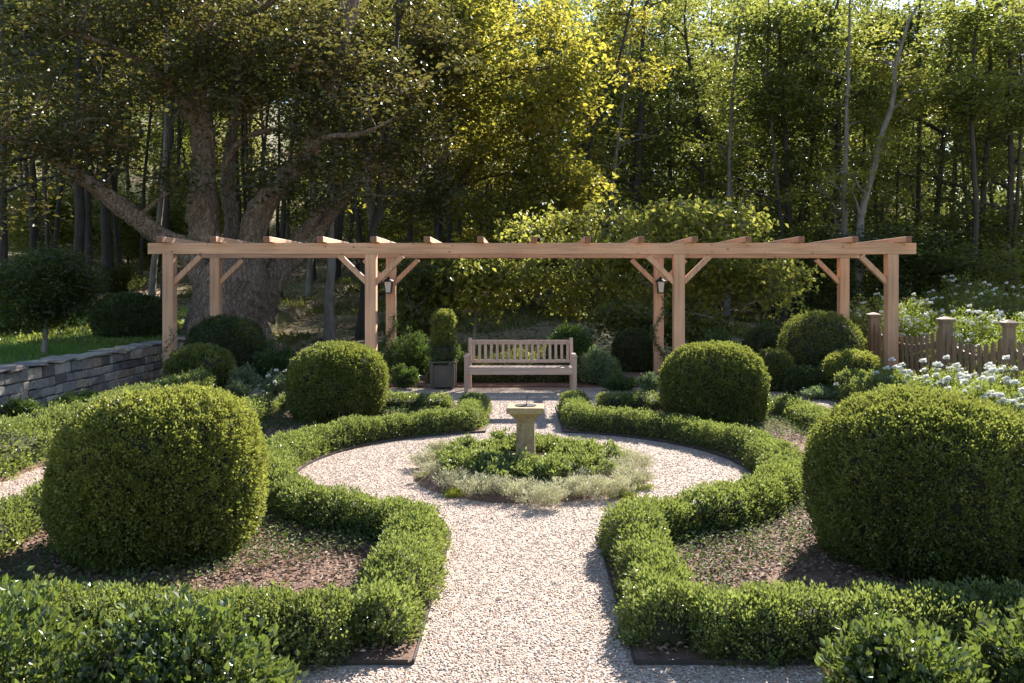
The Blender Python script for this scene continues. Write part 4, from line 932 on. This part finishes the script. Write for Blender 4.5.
for k, (xf, line, D, wpx, lf, bk, lb) in enumerate(FT):
    b = gz(xf, D); pts = [b]+[W(x, y, D) for x, y in line]; top = pts[-1]
    hlim = min(EYE+1.2+.335*D, -7.4+.655*D) if xf > 380 else min(EYE+1.6+.335*D, -4+.655*D)
    if top[2] > hlim: pts[-1] = top = top*1.0; top[2] = hlim
    else: pts.append(top+[(rs.random()-.5)*.6, 0, max(.5, hlim-top[2])]); top = pts[-1]
    H = top[2]-b[2]; r = random.Random(k); bl = []
    lo = .12 if xf > 850 else (.22 if xf > 560 else (.62 if D < 30 and xf > 100 else .45)); dens = .42 if lo > .4 else 1
    for q in range(7):
        f = lo+(1-lo)*(q+.5)/7; p = smooth_path(pts, 20)[int(f*19)]; rad = (1.0+1.2*math.sin(PI*min(1, (f-lo)/(1-lo)*.9+.15)))*D/30
        bl.append((p+np.array([r.uniform(-.8, .8), r.uniform(.3, 2.0), 0]), (rad, rad, H/11.), 1))
    make_tree('forest_tree', pts, wpx/2/F*D, bl, int(64*dens), 78, .165*(D/32)**.5, lf, bk, lb, 'forest trees behind the garden', nlimb=17, sx=.42*D/30, sz=.15*D/30, droop=.15, sides=7, seed=30+k)

# --- farther rows: copies of a few trees --------------------------------------
protos = []
for k, (lf, bk) in enumerate((('green', 'barkdark'), ('yellow', 'barkgrey'), ('greendark', 'barkdark'), ('green', 'barkgrey'), ('yellow', 'barkdark'))):
    x0, y0 = -24+12*k, 62.; b = np.array([x0, y0, float(terrain(x0, y0))]); r = random.Random(50+k); H = 17.
    pts = [b, b+[r.uniform(-.5, .5), 0, 6], b+[r.uniform(-1, 1), 0, 12], b+[r.uniform(-1.5, 1.5), 0, H]]; bl = []
    for q in range(9):
        f = .10+.9*q/8; bl.append((b+np.array([r.uniform(-1.3, 1.3), r.uniform(-1.3, 1.3), H*f]), (2.5, 2.5, 1.5), 1))
    protos.append(make_tree('distant_tree', pts, .20, bl, 150, 55, .27, lf, bk, 'slender tree deep in the wood behind the pergola', 'distant forest trees', nlimb=16, sx=.75, sz=.26, sides=6, seed=60+k))
def copy_tree(p, x, y, rz, s, sz):
    c = p.copy(); COL.objects.link(c); c.location = (x, y, float(terrain(x, y))-.1); c.rotation_euler = (0, 0, rz); c.scale = (s, s, sz)
    for ch in p.children:
        d = ch.copy(); COL.objects.link(d); d.parent = c
    return c
rr = random.Random(9)
for D, n, off in ((40, 9, 0), (47, 12, .3), (55, 15, .6), (64, 17, .2), (76, 19, .5), (88, 20, .1)):
    for i in range(n):
        f = (i+off+rr.uniform(-.25, .25))/(n-.3); x = (-.66+1.30*f)*D*1.0; y = D+rr.uniform(-3, 3)
        hmax = min(-7.4+.655*y, 3.2+.335*y)-float(terrain(x, y))-.6
        sz = min(rr.uniform(.75, 1.05)*(D/58)**.35, hmax/18.5)
        if x < -2 and D < 50 and rr.random() < .3: continue
        copy_tree(rr.choice(protos), x, y, rr.uniform(0, 6.28), rr.uniform(.6, .8)*(D/50)**.4, sz)
for xp, D in ((690, 52), (712, 60), (740, 55), (668, 70), (730, 72), (600, 62), (560, 66), (860, 58)):
    copy_tree(protos[int(D) % 5], (xp-HX)/F*D, D, D*1.7, .85, min(1.35, (3.5+.335*D-float(terrain((xp-HX)/F*D, D)))/18.0))
# thin bare-stemmed trees in the wood (shared mesh copies)
b = np.array([-9., 40., float(terrain(-9, 40))])
sap = make_tree('slender_trunk_tree', [b, b+[.1, 0, 4], b+[-.1, 0, 9], b+[.2, 0, 13]], .11, [(b+[0, 0, 9], (1.2, 1.2, 1.2), 1), (b+[.3, 0, 11.5], (1.5, 1.5, 1.6), 1)], 60, 60, .2, 'green', 'barkdark', 'thin bare dark stem among the trunks deep in the wood', 'thin stems in the wood', nlimb=6, sx=.5, sz=.2, sides=6, seed=90)
for i in range(84):
    D = rr.uniform(27, 56); x = rr.uniform(-.62, .0 if i % 2 else .58)*D
    hm = min(1.1, ((D-9)/1.5)/13.5) if x > -4 else 1.15
    c = copy_tree(sap, x, D, rr.uniform(0, 6.28), rr.uniform(.7, 1.2), rr.uniform(.85, 1)*hm); c.rotation_euler[0] = rr.uniform(-.08, .08); c.rotation_euler[1] = rr.uniform(-.10, .10)
# understory
us = []
for k, lf in enumerate(('green', 'yellow', 'greendark')):
    x0, y0 = -14+9*k, 33.; b = np.array([x0, y0, float(terrain(x0, y0))])
    us.append(make_tree('understory_tree', [b, b+[.1, 0, 1.2], b+[.3, 0, 3]], .05, [(b+[0, 0, 1.4], (1.5, 1.4, .8), 2), (b+[.4, 0, 2.8], (1.3, 1.2, .8), 2), (b+[-.5, .2, 2.2], (1.2, 1.2, .7), 1)], 110, 60, .12, lf, 'barkdark', 'leafy waist-high understory sapling on the wooded slope', 'understory saplings in the wood', nlimb=10, sx=.34, sz=.13, sides=5, seed=95+k))
for i in range(42):
    D = rr.uniform(26, 52); x = rr.uniform(-.62, .62)*D
    if x < 0 and D < 30: continue
    copy_tree(rr.choice(us), x, D, rr.uniform(0, 6.28), rr.uniform(.7, 1.4), rr.uniform(.7, 1.5))
# rhododendrons on the slope, left
for x, y0, D, r_, lb in ((70, 262, 26, 1.0, 'dark low shrub on the leaf-strewn slope left of the old maple'), (120, 238, 30, .9, 'dark low shrub higher up the slope near the old maple'), (25, 300, 19, .9, 'dark shrub behind the standard tree at the lawn edge')):
    p = gz(x, D); bush('woodland_shrub', p, r_, r_, r_*1.1, 4500, .09, 'greendark', lb, 'shrub')
